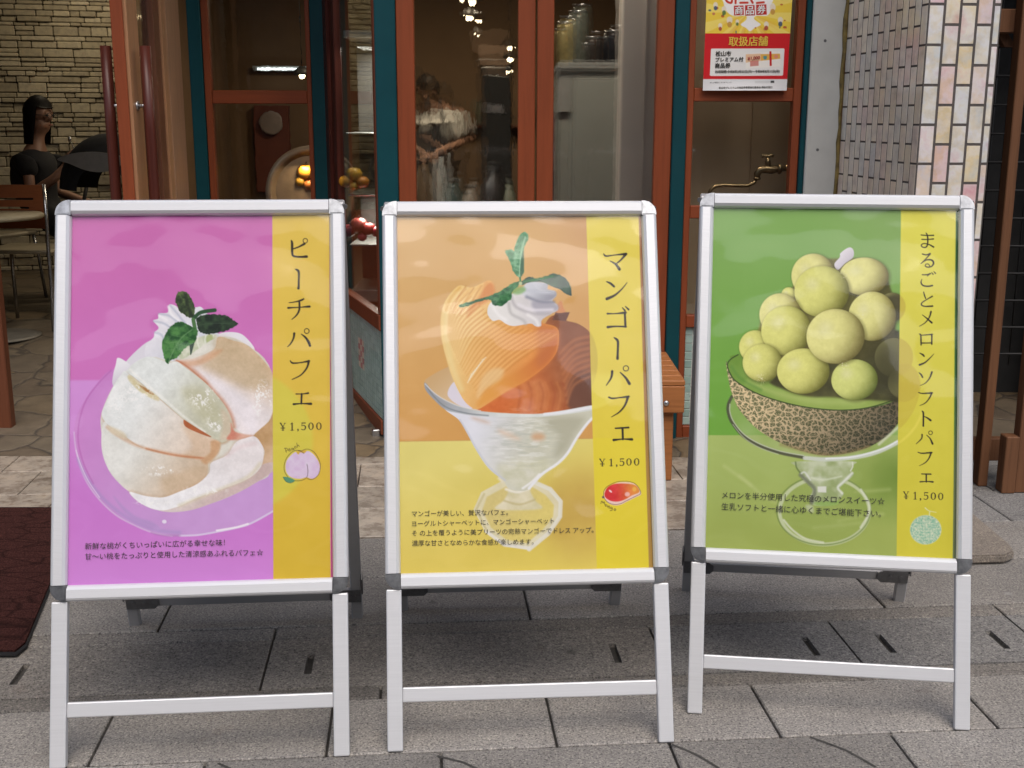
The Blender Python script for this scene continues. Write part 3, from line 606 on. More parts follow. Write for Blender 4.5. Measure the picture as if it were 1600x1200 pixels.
    for p, c in (([(860, 560), (960, 595), (1070, 600)], (120, 124, 140)), ([(740, 560), (780, 640), (920, 690), (1040, 690)], (186, 182, 184)), ([(840, 500), (930, 520), (1070, 530)], (190, 194, 204)), ([(720, 610), (740, 690), (830, 740), (850, 770)], (190, 188, 186)), ([(800, 620), (900, 660), (1060, 660)], (236, 232, 236)), ([(600, 640), (640, 700), (700, 740)], (252, 250, 248)), ([(870, 700), (930, 740), (950, 780)], (250, 248, 246))):
        pt.line(p, c, 22, .75, 3)
    pt.poly([(745, 500), (830, 480), (850, 510), (800, 540), (745, 530)], (120, 170, 90), .8, 3)
    # mint
    g1 = blotch((62, 128, 82), (130, 184, 140), .2, 5, 2.2); g2 = blotch((34, 92, 54), (84, 146, 92), .2, 7, 2.2); g3 = blotch((44, 70, 60), (80, 112, 88), .12, 8)
    pt.line([(806, 390), (812, 450)], (70, 130, 80), 14)
    pt.poly([(845, 52), (875, 100), (835, 190), (838, 330), (830, 382), (802, 405), (760, 370), (735, 300), (715, 250), (690, 205), (740, 190), (762, 200), (772, 150), (800, 90)], g1, 1, .6, True, .8)
    pt.poly([(835, 200), (838, 330), (830, 382), (806, 400), (815, 280)], (56, 98, 70), .8, 1.5)
    pt.line([(850, 90), (820, 200), (805, 330), (806, 400)], (180, 216, 180), 7, .8)
    for k in range(6): pt.line([(812, 200+k*32), (760, 190+k*30)], (160, 206, 166), 5, .6)
    pt.poly([(800, 440), (740, 460), (650, 515), (560, 555), (480, 580), (400, 605), (338, 622), (345, 642), (400, 632), (480, 602), (570, 582), (602, 622), (662, 632), (702, 605), (740, 575), (746, 520), (792, 480)], g2, 1, .6, True, .9)
    pt.poly([(820, 440), (880, 405), (950, 415), (1030, 390), (1080, 378), (1140, 400), (1190, 450), (1212, 540), (1190, 550), (1120, 505), (1060, 480), (1000, 450), (930, 442), (860, 452), (822, 468)], g3, 1, .6, True, .9)
    pt.line([(840, 440), (960, 420), (1060, 400)], (78, 140, 88), 18, .8, 1.5)
    pt.ell((812, 455), (14, 14), (190, 200, 150))
    # bowl of the glass
    B = [(225, 1440), (330, 1520), (392, 1620), (462, 1752), (560, 1900), (680, 2000), (722, 2062), (820, 2082), (882, 2060), (980, 1952), (1100, 1872), (1182, 1790), (1252, 1670), (1332, 1560), (1400, 1490), (1400, 1410), (1150, 1450), (950, 1477), (700, 1472), (500, 1455), (330, 1417), (250, 1400)]
    pt.poly(B, dirc((228, 230, 238), (206, 206, 186), 730, 660, 850, 700, .05, .05, 9))
    pt.poly([(1000, 1520), (1300, 1500), (1240, 1640), (1150, 1780), (1080, 1800), (1100, 1650)], (176, 174, 150), .7, 9)
    pt.poly([(640, 1880), (900, 1820), (1060, 1860), (900, 2020), (740, 2040)], blotch((204, 204, 168), (232, 230, 214), .08, 5), .7, 8)
    g = fbm(X*.06+Y*.02, Y*.3, 41)
    bx, by = 650+820/5, 350+1680/5
    pt.put(al, sst(1, .3, np.hypot((X-bx)/75, (Y-by)/62))*sst(.56, .7, g)*.5, (242, 244, 240))
    pt.put(al, sst(1, .3, np.hypot((X-bx)/75, (Y-by)/62))*sst(.44, .32, g)*.35, (176, 184, 172))
    pt.ell((950, 1655), (50, 30), (214, 160, 116), .7, 6); pt.ell((720, 1640), (90, 22), (224, 196, 168), .6, 6, .4); pt.ell((500, 1525), (70, 14), (210, 182, 160), .6, 5, .3)
    pt.line([(340, 1520), (400, 1620), (470, 1750), (570, 1895), (690, 1995)], (200, 204, 216), 14, .7, 1.5)
    pt.line([(880, 2060), (980, 1950), (1100, 1868), (1180, 1785), (1252, 1665), (1332, 1555), (1400, 1485)], (240, 242, 246), 22, .9, 1.2)
    pt.line([(830, 2060), (900, 2010), (960, 1950)], (246, 246, 246), 18, .8, 1.5)
    rim = [(62, 1235), (75, 1290), (135, 1360), (225, 1440), (330, 1468), (500, 1495), (700, 1500), (950, 1500), (1150, 1482), (1400, 1440), (1400, 1405), (1150, 1448), (950, 1475), (700, 1470), (500, 1452), (330, 1412), (200, 1352), (120, 1290), (80, 1238)]
    pt.poly(rim, dirc((156, 162, 170), (222, 226, 222), 670, 610, 800, 640, .06, .1), .95, .9)
    pt.line([(75, 1250), (140, 1340), (240, 1425), (400, 1470), (560, 1488)], (120, 128, 132), 10, .7, 1.2)
    pt.line([(70, 1240), (120, 1292), (200, 1352), (330, 1412), (500, 1450)], (226, 226, 224), 8, .8, .9)
    pt.line([(1000, 1478), (1150, 1462), (1400, 1418)], (240, 242, 246), 22, .9, 1.2)
    # band
    e = 914.3+(Y-336)*(18.2/554); r = 996+(Y-336)*.0335
    strip = sst(-.6, .6, X-e)*sst(.6, -.6, X-r)
    sc = C3((234, 216, 92))+(C3((226, 204, 58))-C3((234, 216, 92)))*np.clip((Y-340)/500, 0, 1)[:, None]+.03*(fbm(X*.04, Y*.04, 3)-.5)[:, None]
    gh = sst(1, -1, np.hypot((X-900)/33, (Y-562)/58)*33-33); sc = sc+(C3((206, 184, 76))-sc)*(gh*.75)[:, None]
    gh2 = sst(1.5, -1.5, np.hypot((X-905)/66, (Y-600)/40)*40-40)*sst(575, 590, Y); sc = sc+(C3((240, 228, 104))-sc)*(gh2*.5)[:, None]
    sc = sc+(C3((232, 214, 56))-sc)*(sst(682.5, 683.5, Y)*.6)[:, None]
    pt.im += (sc-pt.im)*strip[:, None]
    pt.put(al, sst(-.6, .6, X-r), dirc((170, 120, 80), (176, 140, 70), 1000, 340, 1010, 880))  # background continuing past the band, its colour darkened for the frame's shade
    pt.at(915, 370, 3.636)
    glyphs(pt, [[(97, 92, 5), (110, 104, 8), (160, 98, 5), (223, 92, 13)], [(221, 95, 12), (195, 125, 8), (168, 148, 6)], [(133, 132, 4), (165, 150, 10), (186, 178, 14)],
        [(114, 249, 5), (135, 258, 10), (156, 276, 10)], [(116, 346, 14), (160, 326, 10), (200, 291, 6), (230, 254, 3)],
        [(120, 430, 9), (160, 430, 5), (222, 424, 12)], [(218, 425, 10), (222, 502, 10)], [(122, 506, 12), (170, 502, 7), (225, 504, 9)], [(204, 396, 4), (218, 412, 9)], [(221, 389, 4), (239, 406, 9)],
        [(158, 566, 5), (172, 576, 11), (180, 592, 11), (179, 650, 10), (178, 685, 13)],
        [(148, 758, 12), (142, 795, 9), (115, 837, 4)], [(194, 764, 5), (225, 795, 10), (246, 828, 14)], ('o', 226, 741, 15, 5),
        [(130, 906, 8), (150, 912, 8), (190, 908, 6), (242, 902, 11)], [(238, 905, 12), (222, 950, 9), (190, 990, 7), (145, 1018, 3)],
        [(168, 1083, 7), (242, 1079, 9)], [(208, 1084, 10), (210, 1146, 10)], [(158, 1150, 12), (210, 1145, 6), (262, 1147, 12)]])
    pt.at(915, 690, 10)
    price(pt, [('y', 216, 262, 112), ('1', 366, 262, 110), (',', 464, 262, 106), ('5', 524, 256, 112), ('0', 636, 254, 110), ('0', 756, 252, 112)])
    O = [(280, 770), (330, 700), (460, 632), (580, 612), (720, 628), (800, 680), (855, 770), (850, 815), (780, 852), (640, 920), (540, 970), (440, 980), (350, 950), (285, 870)]
    pt.poly([(x+8, y+14) for x, y in O], (240, 206, 206), .9, .6)
    pt.poly([(300, 780), (350, 700), (460, 655), (620, 650), (760, 670), (820, 720), (835, 790), (720, 840), (620, 900), (500, 935), (380, 920), (300, 860)], dirc((216, 52, 56), (232, 150, 66), 955, 770, 996, 765, .12, .12, 5))
    pt.ell((650, 820), (40, 36), (246, 200, 200), .8, 1.2); pt.ell((760, 740), (30, 36), (240, 190, 80), .8, 1.2); pt.ell((385, 770), (30, 14), (252, 226, 226), .9, .7, .7)
    pt.line(O+[O[0]], (74, 44, 40), 7, .85, .5); pt.ell((270, 865), (18, 20), (110, 90, 90))
    for p in ([(235, 965), (250, 925), (270, 960), (285, 935), (300, 990)], [(330, 985), (305, 985), (310, 1010), (335, 1000), (345, 1018)], [(345, 1030), (358, 1005), (370, 1010), (365, 1045)], [(400, 1020), (385, 1030), (395, 1050), (415, 1030), (410, 1070), (380, 1080)], [(455, 1045), (440, 1065), (455, 1078), (470, 1060), (455, 1045)]):
        pt.line(p, (60, 54, 30), 8, .95, .5)

def ball(pt, c, r, hue=0, ry=None, dim=1.0):
    ry = ry or r; x0, y0, s = pt.o
    cx, cy = x0+c[0]/s, y0+c[1]/s; rx_, ry_ = r/s, ry/s
    L0 = [C3((236, 233, 150)), C3((230, 230, 134)), C3((220, 226, 134))][hue]
    D0 = [C3((112, 104, 54)), C3((110, 110, 46)), C3((96, 108, 44))][hue]
    pt.ell((c[0]+10, c[1]+8), (r+8, ry+8), (66, 62, 28), .4, 4)
    def col(X, Y):
        nx = (X-cx)/rx_; ny = (Y-cy)/ry_; nz = np.sqrt(np.clip(1-nx*nx-ny*ny, 0, 1))
        l = np.clip((-.6*nx-.26*ny+.74*nz)*.66+.41, 0, 1)
        l = sst(.05, .95, l)
        c_ = D0+(L0-D0)*l[:, None]
        c_ = c_+(C3((240, 238, 190))-c_)*(.5*sst(.45, 0, np.hypot(nx+.35, ny+.3)))[:, None]
        return (c_+.06*(fbm(X*.12, Y*.12, int(cx))-.5)[:, None]+.035*(fbm(X*.5, Y*.5, 3, 2)-.5)[:, None])*dim
    pt.ell(c, (r, ry), col, 1, .7)
def art_melon(pt):
    X, Y = pt.X, pt.Y; al = np.arange(len(X))
    pt.im[:] = dirc((136, 180, 96), (116, 172, 66), 1200, 330, 1180, 660, .03, .015)(X, Y)
    pt.put(al, .5*sst(1250, 1420, X)*sst(520, 330, Y), (146, 176, 110))
    hy = 676.5+(X-1110)*.006
    pt.put(al, sst(-.8, .8, Y-hy), dirc((172, 192, 108), (164, 180, 92), 1140, 690, 1160, 870, .05, .015, 4))
    pt.put(al, sst(-.8, .8, Y-hy)*sst(1.3, .1, np.hypot((X-1420)/110, (Y-745)/70)), blotch((112, 142, 54), (142, 164, 78), .02, 4))
    pt.at(1120, 690, 5.714)
    for k, p in enumerate(([(200, 290), (330, 400), (420, 480), (560, 540)], [(60, 200), (200, 300), (300, 370)], [(1250, 440), (1420, 430), (1560, 420)], [(1100, 700), (1300, 660), (1500, 640)], [(880, 760), (1100, 740), (1300, 720)])):
        pt.line(p, (214, 222, 160), 26, .3, 4)
    pt.ell((970, 612), (404, 296), (150, 172, 90), .35, 1)
    pt.ell((970, 612), (408, 300), (206, 216, 176), .85, 1.2, 0, 34)
    pt.ell((962, 604), (426, 312), (120, 142, 74), .7, 1, 0, 14)
    pt.line([(600, 690), (680, 780), (800, 860), (960, 895)], (226, 232, 208), 18, .8, 1.4); pt.line([(1300, 420), (1372, 540), (1370, 640), (1300, 760)], (226, 232, 206), 20, .8, 1.4)
    pt.poly([(700, 165), (1222, 165), (1228, 200), (1215, 250), (1232, 290), (1130, 380), (1100, 430), (1140, 460), (1100, 510), (1020, 560), (880, 560), (830, 500), (860, 420), (800, 350), (742, 285), (740, 240), (704, 200)], blotch((156, 172, 116), (206, 214, 184), .06, 3, 2.2), .92, 1)
    pt.line([(705, 170), (715, 220), (745, 262)], (92, 110, 60), 14, .7, 1.2); pt.line([(1222, 175), (1225, 210), (1205, 250)], (232, 236, 220), 12, .8, 1)
    pt.line([(750, 285), (820, 350), (880, 420), (850, 540)], (110, 116, 96), 34, .75, 2.5)
    pt.line([(760, 270), (790, 262), (840, 330)], (226, 230, 222), 16, .8, 1.2)
    pt.line([(1220, 270), (1140, 350), (1090, 400), (1130, 450)], (236, 240, 232), 22, .8, 1.8)
    pt.poly([(905, 390), (985, 388), (985, 445), (910, 440)], (230, 232, 222), .9, 1, False)
    pt.line([(850, 310), (960, 330), (1120, 300)], (226, 232, 206), 16, .7, 2); pt.line([(800, 200), (950, 230), (1150, 200)], (190, 200, 160), 20, .6, 3)
    pt.poly([(890, 530), (1100, 520), (1060, 560), (900, 560)], (150, 186, 96), .8, 2)
    pt.poly([(800, 560), (860, 560), (870, 620), (820, 610)], (210, 216, 196), .6, 3)
    # dish
    pt.at(1120, 540, 5)
    pt.poly([(80, 480), (110, 380), (300, 400), (1420, 500), (1600, 560), (1550, 660), (1425, 752), (1250, 832), (1050, 872), (850, 882), (650, 862), (500, 832), (330, 772), (200, 692), (110, 582)], blotch((150, 176, 96), (184, 200, 140), .03, 5), .6, 1)
    pt.line([(112, 380), (84, 440), (82, 500), (112, 582), (200, 688), (330, 768), (500, 826), (680, 862)], (76, 76, 62), 24, .85, 1.2)
    pt.line([(96, 440), (96, 500), (126, 578), (212, 680), (340, 756), (500, 812), (680, 846)], (206, 208, 192), 8, .8, .8)
    pt.line([(120, 600), (210, 706), (335, 784), (480, 836)], (200, 206, 180), 7, .7, .8)
    # skin with its net
    f1, f2 = worley((X-1120)*.105+1.1*fbm(X*.13, Y*.13, 3), (Y-540)*.125+1.1*fbm(X*.13, Y*.13, 9), 4)
    g1, g2 = worley((X-1120)*.2+.8*fbm(X*.1, Y*.1, 5), (Y-540)*.22, 14)
    net = np.maximum(sst(.3, .1, f2-f1), .7*sst(.2, .05, g2-g1))*(.75+.5*fbm(X*.3, Y*.3, 8))
    lit = np.clip(1.12-.62*np.clip((X-1150)/260, 0, 1)**1.4-.18*np.clip((Y-650)/60, 0, 1), 0, 1.1)
    gnd = C3((104, 106, 72)); cork = C3((214, 192, 150))
    skin = (gnd+(cork-gnd)*np.clip(net, 0, 1)[:, None])*lit[:, None]
    S = [(66, 100), (95, 300), (130, 400), (182, 500), (330, 650), (550, 770), (800, 842), (1000, 835), (1200, 782), (1350, 690), (1450, 570), (1560, 400), (1590, 260), (1590, 150), (1425, 405), (1080, 480), (600, 440), (150, 250)]
    P = spl(pt.tr(S), 5); idx = pt.box(P, 4); m = sst(.8, -.8, pt.sd(P, idx)); pt.im[idx] += (skin[idx]-pt.im[idx])*m[:, None]
    pt.line([(500, 760), (800, 836), (1000, 830), (1200, 780)], (150, 130, 84), 26, .5, 3)
    FL = [(160, 52), (100, 88), (74, 130), (95, 200), (150, 268), (330, 368), (600, 450), (870, 490), (1080, 490), (1250, 462), (1425, 405), (1600, 280), (1600, 60), (800, 20)]
    pt.poly(FL, dirc((120, 160, 66), (158, 182, 92), 1140, 570, 1260, 625, .06, .05, 2))
    pt.line([(160, 54), (100, 90), (76, 134), (97, 200), (150, 266), (330, 366), (600, 448), (870, 488), (1080, 488), (1250, 460), (1425, 403)], (52, 70, 34), 9, .9, .7)
    pt.line([(240, 270), (450, 350), (700, 410), (900, 430), (1150, 420)], (182, 200, 116), 40, .6, 5)
    pt.line([(110, 150), (180, 240), (340, 330)], (98, 146, 62), 22, .6, 3)
    pt.at(1120, 370, 5)
    pt.poly([(560, 880), (900, 820), (1100, 700), (1395, 715), (1440, 800), (1440, 1240), (1330, 1270), (900, 1240), (700, 1230), (430, 1140), (440, 1090), (520, 1000)], blotch((58, 56, 34), (92, 90, 52), .06, 7), .95, 3)
    pt.poly([(600, 850), (690, 780), (720, 850), (640, 880)], (140, 116, 66), .8, 2)
    pt.poly([(700, 200), (900, 160), (1250, 180), (1340, 330), (1400, 560), (1390, 760), (1300, 900), (1000, 980), (700, 960), (420, 960), (220, 900), (300, 760), (380, 560), (560, 420)], dirc((150, 142, 76), (84, 80, 42), 1180, 450, 1380, 530, .04), .95, 3); ball(pt, (560, 440), 60, 1); ball(pt, (1372, 540), 112, 0, None, .6); 
    pt.put(al, sst(1, .6, np.hypot((X-(1120+1390/5))/22, (Y-(370+540/5))/24))*.75, (66, 62, 42))
    ball(pt, (752, 292), 172, 0)
    pt.poly([(1030, 75), (1066, 92), (1066, 150), (1000, 200), (945, 248), (918, 202), (960, 150), (966, 118)], dirc((240, 236, 240), (206, 200, 208), 1310, 390, 1330, 410))
    ball(pt, (1152, 300), 194, 0, 147);
    ball(pt, (820, 415), 216, 1, 200); ball(pt, (492, 592), 165, 0); ball(pt, (296, 842), 128, 1)
    ball(pt, (1392, 932), 152, 0, None, .62); ball(pt, (1470, 1130), 124, 0, None, .55)
    pt.put(al, sst(1.2, .1, np.hypot((X-(1120+1330/5))/44, (Y-(370+1010/5))/62))*.75, (62, 60, 36))
    ball(pt, (1218, 610), 188, 0, 192); ball(pt, (540, 718), 198, 1, 194); ball(pt, (352, 968), 156, 1, 148)
    ball(pt, (1082, 1105), 184, 2, 160); ball(pt, (676, 1035), 208, 1, 178); ball(pt, (930, 765), 230, 0, 214)
    for c, r in (((1130, 590), 60), ((500, 640), 60), ((1000, 290), 60), ((340, 1090), 70), ((1000, 990), 60)):
        m = sst(1, .2, np.hypot((X-(1120+c[0]/5))/(r/5), (Y-(370+c[1]/5))/(r/5)))*sst(.6, .74, fbm(X*.9, Y*.9, 12, 2)); pt.put(al, m*.7, (244, 240, 200))
    pt.at(1120, 540, 5)
    pt.line([(690, 866), (850, 878), (1050, 868), (1250, 828), (1425, 748), (1550, 655), (1600, 560)], (214, 220, 210), 32, .9, 1.4)
    pt.line([(860, 872), (1080, 858), (1300, 800), (1425, 738)], (240, 244, 242), 14, .9, 1)
    pt.line([(1280, 760), (1360, 690), (1440, 620)], (226, 226, 206), 22, .7, 2)
    # band
    e = 1408.2-(Y-325)*(3.4/545); strip = sst(-.6, .6, X-e)*sst(.5, -.5, X-1494.4)
    sc = C3((232, 226, 92))+(C3((216, 206, 66))-C3((232, 226, 92)))*np.clip((Y-380)/420, 0, 1)[:, None]+.03*(fbm(X*.04, Y*.04, 3)-.5)[:, None]
    for cx, cy, rx, ry in ((1394, 478, 22.5, 23), (1398, 556, 31, 31), (1415, 596, 25, 30)):
        gh = sst(1, -1, (np.hypot((X-cx)/rx, (Y-cy)/ry)-1)*rx); sc = sc+(C3((206, 186, 76))-sc)*(gh*.75)[:, None]
    gh = sst(1, -1, np.hypot((X-1370)/72, (Y-590)/92)*72-72)*sst(590, 600, Y); sc = sc+(C3((208, 188, 72))-sc)*(gh*.6)[:, None]
    gh = sst(3, 0, abs(np.hypot((X-1330)/115, (Y-628)/84)*84-84))*sst(630, 650, Y); sc = sc+(C3((238, 226, 96))-sc)*(gh*.7)[:, None]
    pt.im += (sc-pt.im)*strip[:, None]
    pt.put(al, sst(1494.4, 1495.2, X), dirc((60, 104, 56), (110, 122, 84), 1497, 560, 1497, 800))  # green print ground at the right edge, frame's shade mixed into the colour
    pt.at(1400, 350, 5.45)
    glyphs(pt, [[(219, 88, 8), (270, 92, 7), (326, 91, 9)], [(225, 125, 7), (270, 126, 7), (325, 122, 9)], [(261, 71, 6), (274, 98, 10), (275, 160, 10), (262, 190, 9), (231, 190, 8), (222, 173, 8), (245, 160, 7), (290, 170, 8), (326, 190, 11)],
        [(231, 249, 8), (265, 256, 8), (297, 245, 10)], [(298, 248, 10), (265, 285, 7), (220, 330, 6)], [(224, 326, 5), (265, 300, 8), (310, 300, 11), (328, 325, 12), (312, 352, 9), (280, 360, 8), (258, 352, 7), (262, 335, 6), (285, 335, 6), (296, 354, 6)],
        [(231, 424, 7), (270, 424, 8), (302, 414, 9)], [(300, 415, 6), (275, 436, 5)], [(228, 463, 4), (221, 490, 9), (238, 515, 10), (280, 522, 10), (319, 516, 11)], [(312, 404, 4), (324, 420, 9)], [(330, 397, 4), (345, 413, 9)],
        [(244, 571, 7), (252, 600, 9), (262, 626, 7)], [(319, 607, 10), (275, 632, 7), (232, 660, 8), (228, 682, 9), (260, 692, 9), (321, 690, 12)],
        [(309, 737, 12), (295, 785, 10), (260, 830, 7), (211, 861, 4)], [(234, 764, 4), (275, 795, 9), (316, 831, 13)],
        [(209, 926, 5), (222, 938, 10), (226, 1019, 10)], [(222, 938, 6), (322, 930, 9)], [(318, 930, 11), (318, 1013, 11)], [(228, 1004, 8), (318, 1003, 8)],
        [(214, 1089, 5), (240, 1102, 12), (253, 1116, 10)], [(214, 1189, 14), (260, 1170, 10), (305, 1130, 7), (336, 1097, 3)]])
    pt.at(1400, 560, 5.45)
    glyphs(pt, [[(209, 111, 5), (228, 128, 11), (241, 151, 10)], [(321, 107, 13), (300, 160, 9), (265, 200, 6), (221, 221, 3)],
        [(207, 279, 6), (240, 288, 8), (324, 284, 12)], [(320, 288, 12), (300, 330, 9), (268, 368, 7), (219, 393, 3)],
        [(239, 439, 7), (250, 460, 12), (250, 566, 12)], [(255, 484, 5), (285, 498, 10), (313, 519, 14)],
        [(240, 640, 11), (235, 675, 9), (191, 719, 4)], [(279, 644, 4), (310, 675, 9), (331, 719, 14)], ('o', 313, 625, 16, 6),
        [(207, 791, 6), (240, 800, 8), (324, 794, 12)], [(320, 797, 12), (300, 845, 9), (268, 882, 7), (219, 907, 3)],
        [(239, 977, 7), (319, 980, 10)], [(280, 980, 11), (280, 1046, 10)], [(227, 1045, 10), (280, 1042, 7), (337, 1046, 12)]])
    pt.at(1400, 750, 10)
    price(pt, [('y', 156, 172, 110), ('1', 308, 180, 110), (',', 404, 186, 108), ('5', 472, 186, 110), ('0', 588, 188, 112), ('0', 706, 194, 110)])
    pt.ell((510, 775), (254, 236), (222, 224, 150), .9, .6)
    pt.ell((510, 775), (246, 228), blotch((136, 190, 160), (218, 226, 196), .5, 5, 2), 1, .7)
    for k in range(7): pt.line([(330+k*6, 640+k*48), (520, 660+k*44), (690-k*8, 690+k*38)], (222, 230, 204), 14, .5, .7)
    for k in range(5): pt.line([(400+k*50, 580+k*6), (420+k*40, 760), (440+k*34, 960)], (126, 180, 150), 9, .4, .7)
    for p in ([(500, 430, 20), (560, 475, 14), (675, 500, 10)], [(572, 485, 16), (566, 550, 18)]): pt.line(p, (226, 232, 176), 14, .95, .6)
# ---------------------------------------------------------------- ground
PSI = .083; CP, SP = math.cos(PSI), math.sin(PSI)
def uvw(u, v, z=0): return (u*CP-v*SP, u*SP+v*CP, z)
b = MB(); b.bm.faces.new([b.bm.verts.new(p) for p in ((-40, -30, -.014), (40, -30, -.014), (40, 50, -.014), (-40, 50, -.014))])
tag(b.build("ground", MORTAR), kind="structure")
G_ = .0032                                                          # half a joint
def paver(b, u0, u1, v0, v1, z=0, bev=.003):
    b.box(u0+G_, u1-G_, v0+G_, v1-G_, -.05, z, bev, 1, uvw)
b = MB(); rnd = random.Random(3)
P_ = .507; rows = [2.331-.507*k for k in range(1, 14)]
for k, v in enumerate([2.331]+rows):
    off = -.211 if k == 0 else -.211+.25*(k % 2)
    if k == 0: v0, v1 = 2.331, 2.585
    else: v0, v1 = v, v+.507
    for i in range(-10, 11): paver(b, off+P_*i, off+P_*(i+1), v0, v1)
for i in range(-8, 9): paver(b, -.711+1.014*i, -.711+1.014*(i+1), 3.007, 3.348)
for i in range(-8, 9): paver(b, -.25+1.014*i, -.25+1.014*(i+1), 3.348, 3.689)
tag(b.build("pavement", GRAN), kind="structure")
b = MB()                                                             # drain channel: narrow kerb strips, brown lids to the left, dark lids to the right
for i in range(-4, 5): paver(b, -.393+2.026*i, -.393+2.026*(i+1), 2.934, 3.007, -.001); paver(b, -.1+2.026*i, -.1+2.026*(i+1), 2.585, 2.65, -.001)
tag(b.build("drain_kerb", GRANB), kind="structure")
def lids(us, mat, slots):
    b = MB()
    for u0, u1 in us:
        cuts = sorted([s for s in slots if u0 < s < u1]); e = u0
        for s in cuts:                                               # a real slot is left open through the lid
            w = .0095
            b.box(e+(G_ if e == u0 else 0), s-w, 2.65+G_, 2.934-G_, -.05, -.002, 0, 1, uvw)
            b.box(s-w, s+w, 2.65+G_, 2.727, -.05, -.002, 0, 1, uvw); b.box(s-w, s+w, 2.838, 2.934-G_, -.05, -.002, 0, 1, uvw); e = s+w
        b.box(e+(G_ if e == u0 else 0), u1-G_, 2.65+G_, 2.934-G_, -.05, -.002, 0, 1, uvw)
    tag(b.build("drain_channel", mat), kind="structure")
lids([(-2.419, -1.406), (-1.406, -.393), (-.393, .62)], GRANB, [-1.9, -1.0, -.285, .502])
lids([(.62, 1.122), (1.122, 1.63), (1.63, 2.14), (2.14, 2.65)], GRAND, [1.023, 1.226, 1.534, 1.9])
b = MB()                                                             # thin saw-cut arcs in the nearest row
for pts in ([(.55, 2.316), (.575, 2.292), (.60, 2.262), (.626, 2.218), (.645, 2.17)], [(.866, 2.324), (.9, 2.29), (.925, 2.264), (.945, 2.23), (.965, 2.19)], [(-.44, 2.318), (-.40, 2.285), (-.365, 2.24)], [(.03, 2.31), (.085, 2.28), (.13, 2.235)]):
    for p, q in zip(pts[:-1], pts[1:]):
        d = Vector((q[0]-p[0], q[1]-p[1])).normalized()*.0035; nn = (-d.y, d.x)
        b.bm.faces.new([b.bm.verts.new(uvw(x, y, .0012)) for x, y in ((p[0]-nn[0], p[1]-nn[1]), (q[0]-nn[0], q[1]-nn[1]), (q[0]+nn[0], q[1]+nn[1]), (p[0]+nn[0], p[1]+nn[1]))])
tag(b.build("pavement_cut", MORTAR), kind="structure")
b = MB()                                                             # beige threshold tiles in front of the shop
for j, (v0, v1) in enumerate(((3.689, 3.98), (3.98, 4.235), (4.235, 4.53), (4.53, 4.84))):
    for i in range(-14, 9):
        u0 = -.229+.31*i+(.155 if j % 2 else 0)
        if u0 > 1.32: continue
        b.box(u0+.002, u0+.308, v0+.002, v1-.002, -.05, .004, .002, 1, uvw)
tag(b.build("threshold_tiles", MARBLE), kind="structure")
b = MB()                                                             # crazy paving that rises gently into the shop
prof = [(4.60, .006), (5.3, .05), (6.4, .155), (11.6, .165)]
for (y0, z0), (y1, z1) in zip(prof[:-1], prof[1:]):
    b.hexa([(-7, y0, -.1), (3, y0, -.1), (3, y1, -.1), (-7, y1, -.1), (-7, y0, z0), (3, y0, z0), (3, y1, z1), (-7, y1, z1)])
tag(b.build("shop_floor", FLAG), kind="structure")
b = MB()
for k in range(7):
    for j in range(3): paver(b, 1.325+.36*k+.1*j, 1.325+.36*(k+1)+.1*j, 3.689+.33*j, 3.689+.33*(j+1), -.001)
tag(b.build("side_alley_paving", GRAND), kind="structure")
# ---------------------------------------------------------------- the three A-frame signs
FW, FH, LEN, OW, OH = .638, .8838, 1.2346, .578, .8228
BOARDS = [(-.6681, 2.2806, .0845, .3219, .2568), (.0452, 2.3458, .0683, .3419, .2664), (.7259, 2.4598, -.1232, .3097, .2740)]
QUADS = [[(111, 335), (521, 335.4), (525, 905.4), (103, 918)], [(618.4, 336), (1002, 334), (1024, 890.4), (622, 898.5)], [(1111, 320.6), (1501, 326.6), (1502, 876), (1097.5, 855.4)]]
TEXTS = [
    [("新鮮な桃がくちいっぱいに広がる幸せな味！", (133.4, 854.5), (353, 848.6)), ("甘〜い桃をたっぷりと使用した清涼感あふれるパフェ☆", (133.4, 870.5), (413, 864))],
    [("マンゴーが美しい、贅沢なパフェ。", (642.6, 801.8), (793, 800)), ("ヨーグルトシャーベットに、マンゴーシャーベット", (642.6, 817.6), (865, 813.6)), ("そ の上を覆うように美プリーツの完熟マンゴーでドレス アップ。", (642.6, 832.6), (927, 828.2)), ("濃厚な甘さとなめらかな食感が楽しめます。", (642.6, 848.4), (833, 846.4))],
    [("メロンを半分使用した究極のメロンスイーツ☆", (1126.6, 770.6), (1385.5, 782.4)), ("生乳ソフトと一緒に心ゆくまでご堪能下さい。", (1126, 788.6), (1379.5, 801.8))]]
LAB = ["white aluminium A-frame sign with the pink peach parfait poster", "white aluminium A-frame sign with the orange mango parfait poster in a glass", "white aluminium A-frame sign with the green melon parfait poster"]
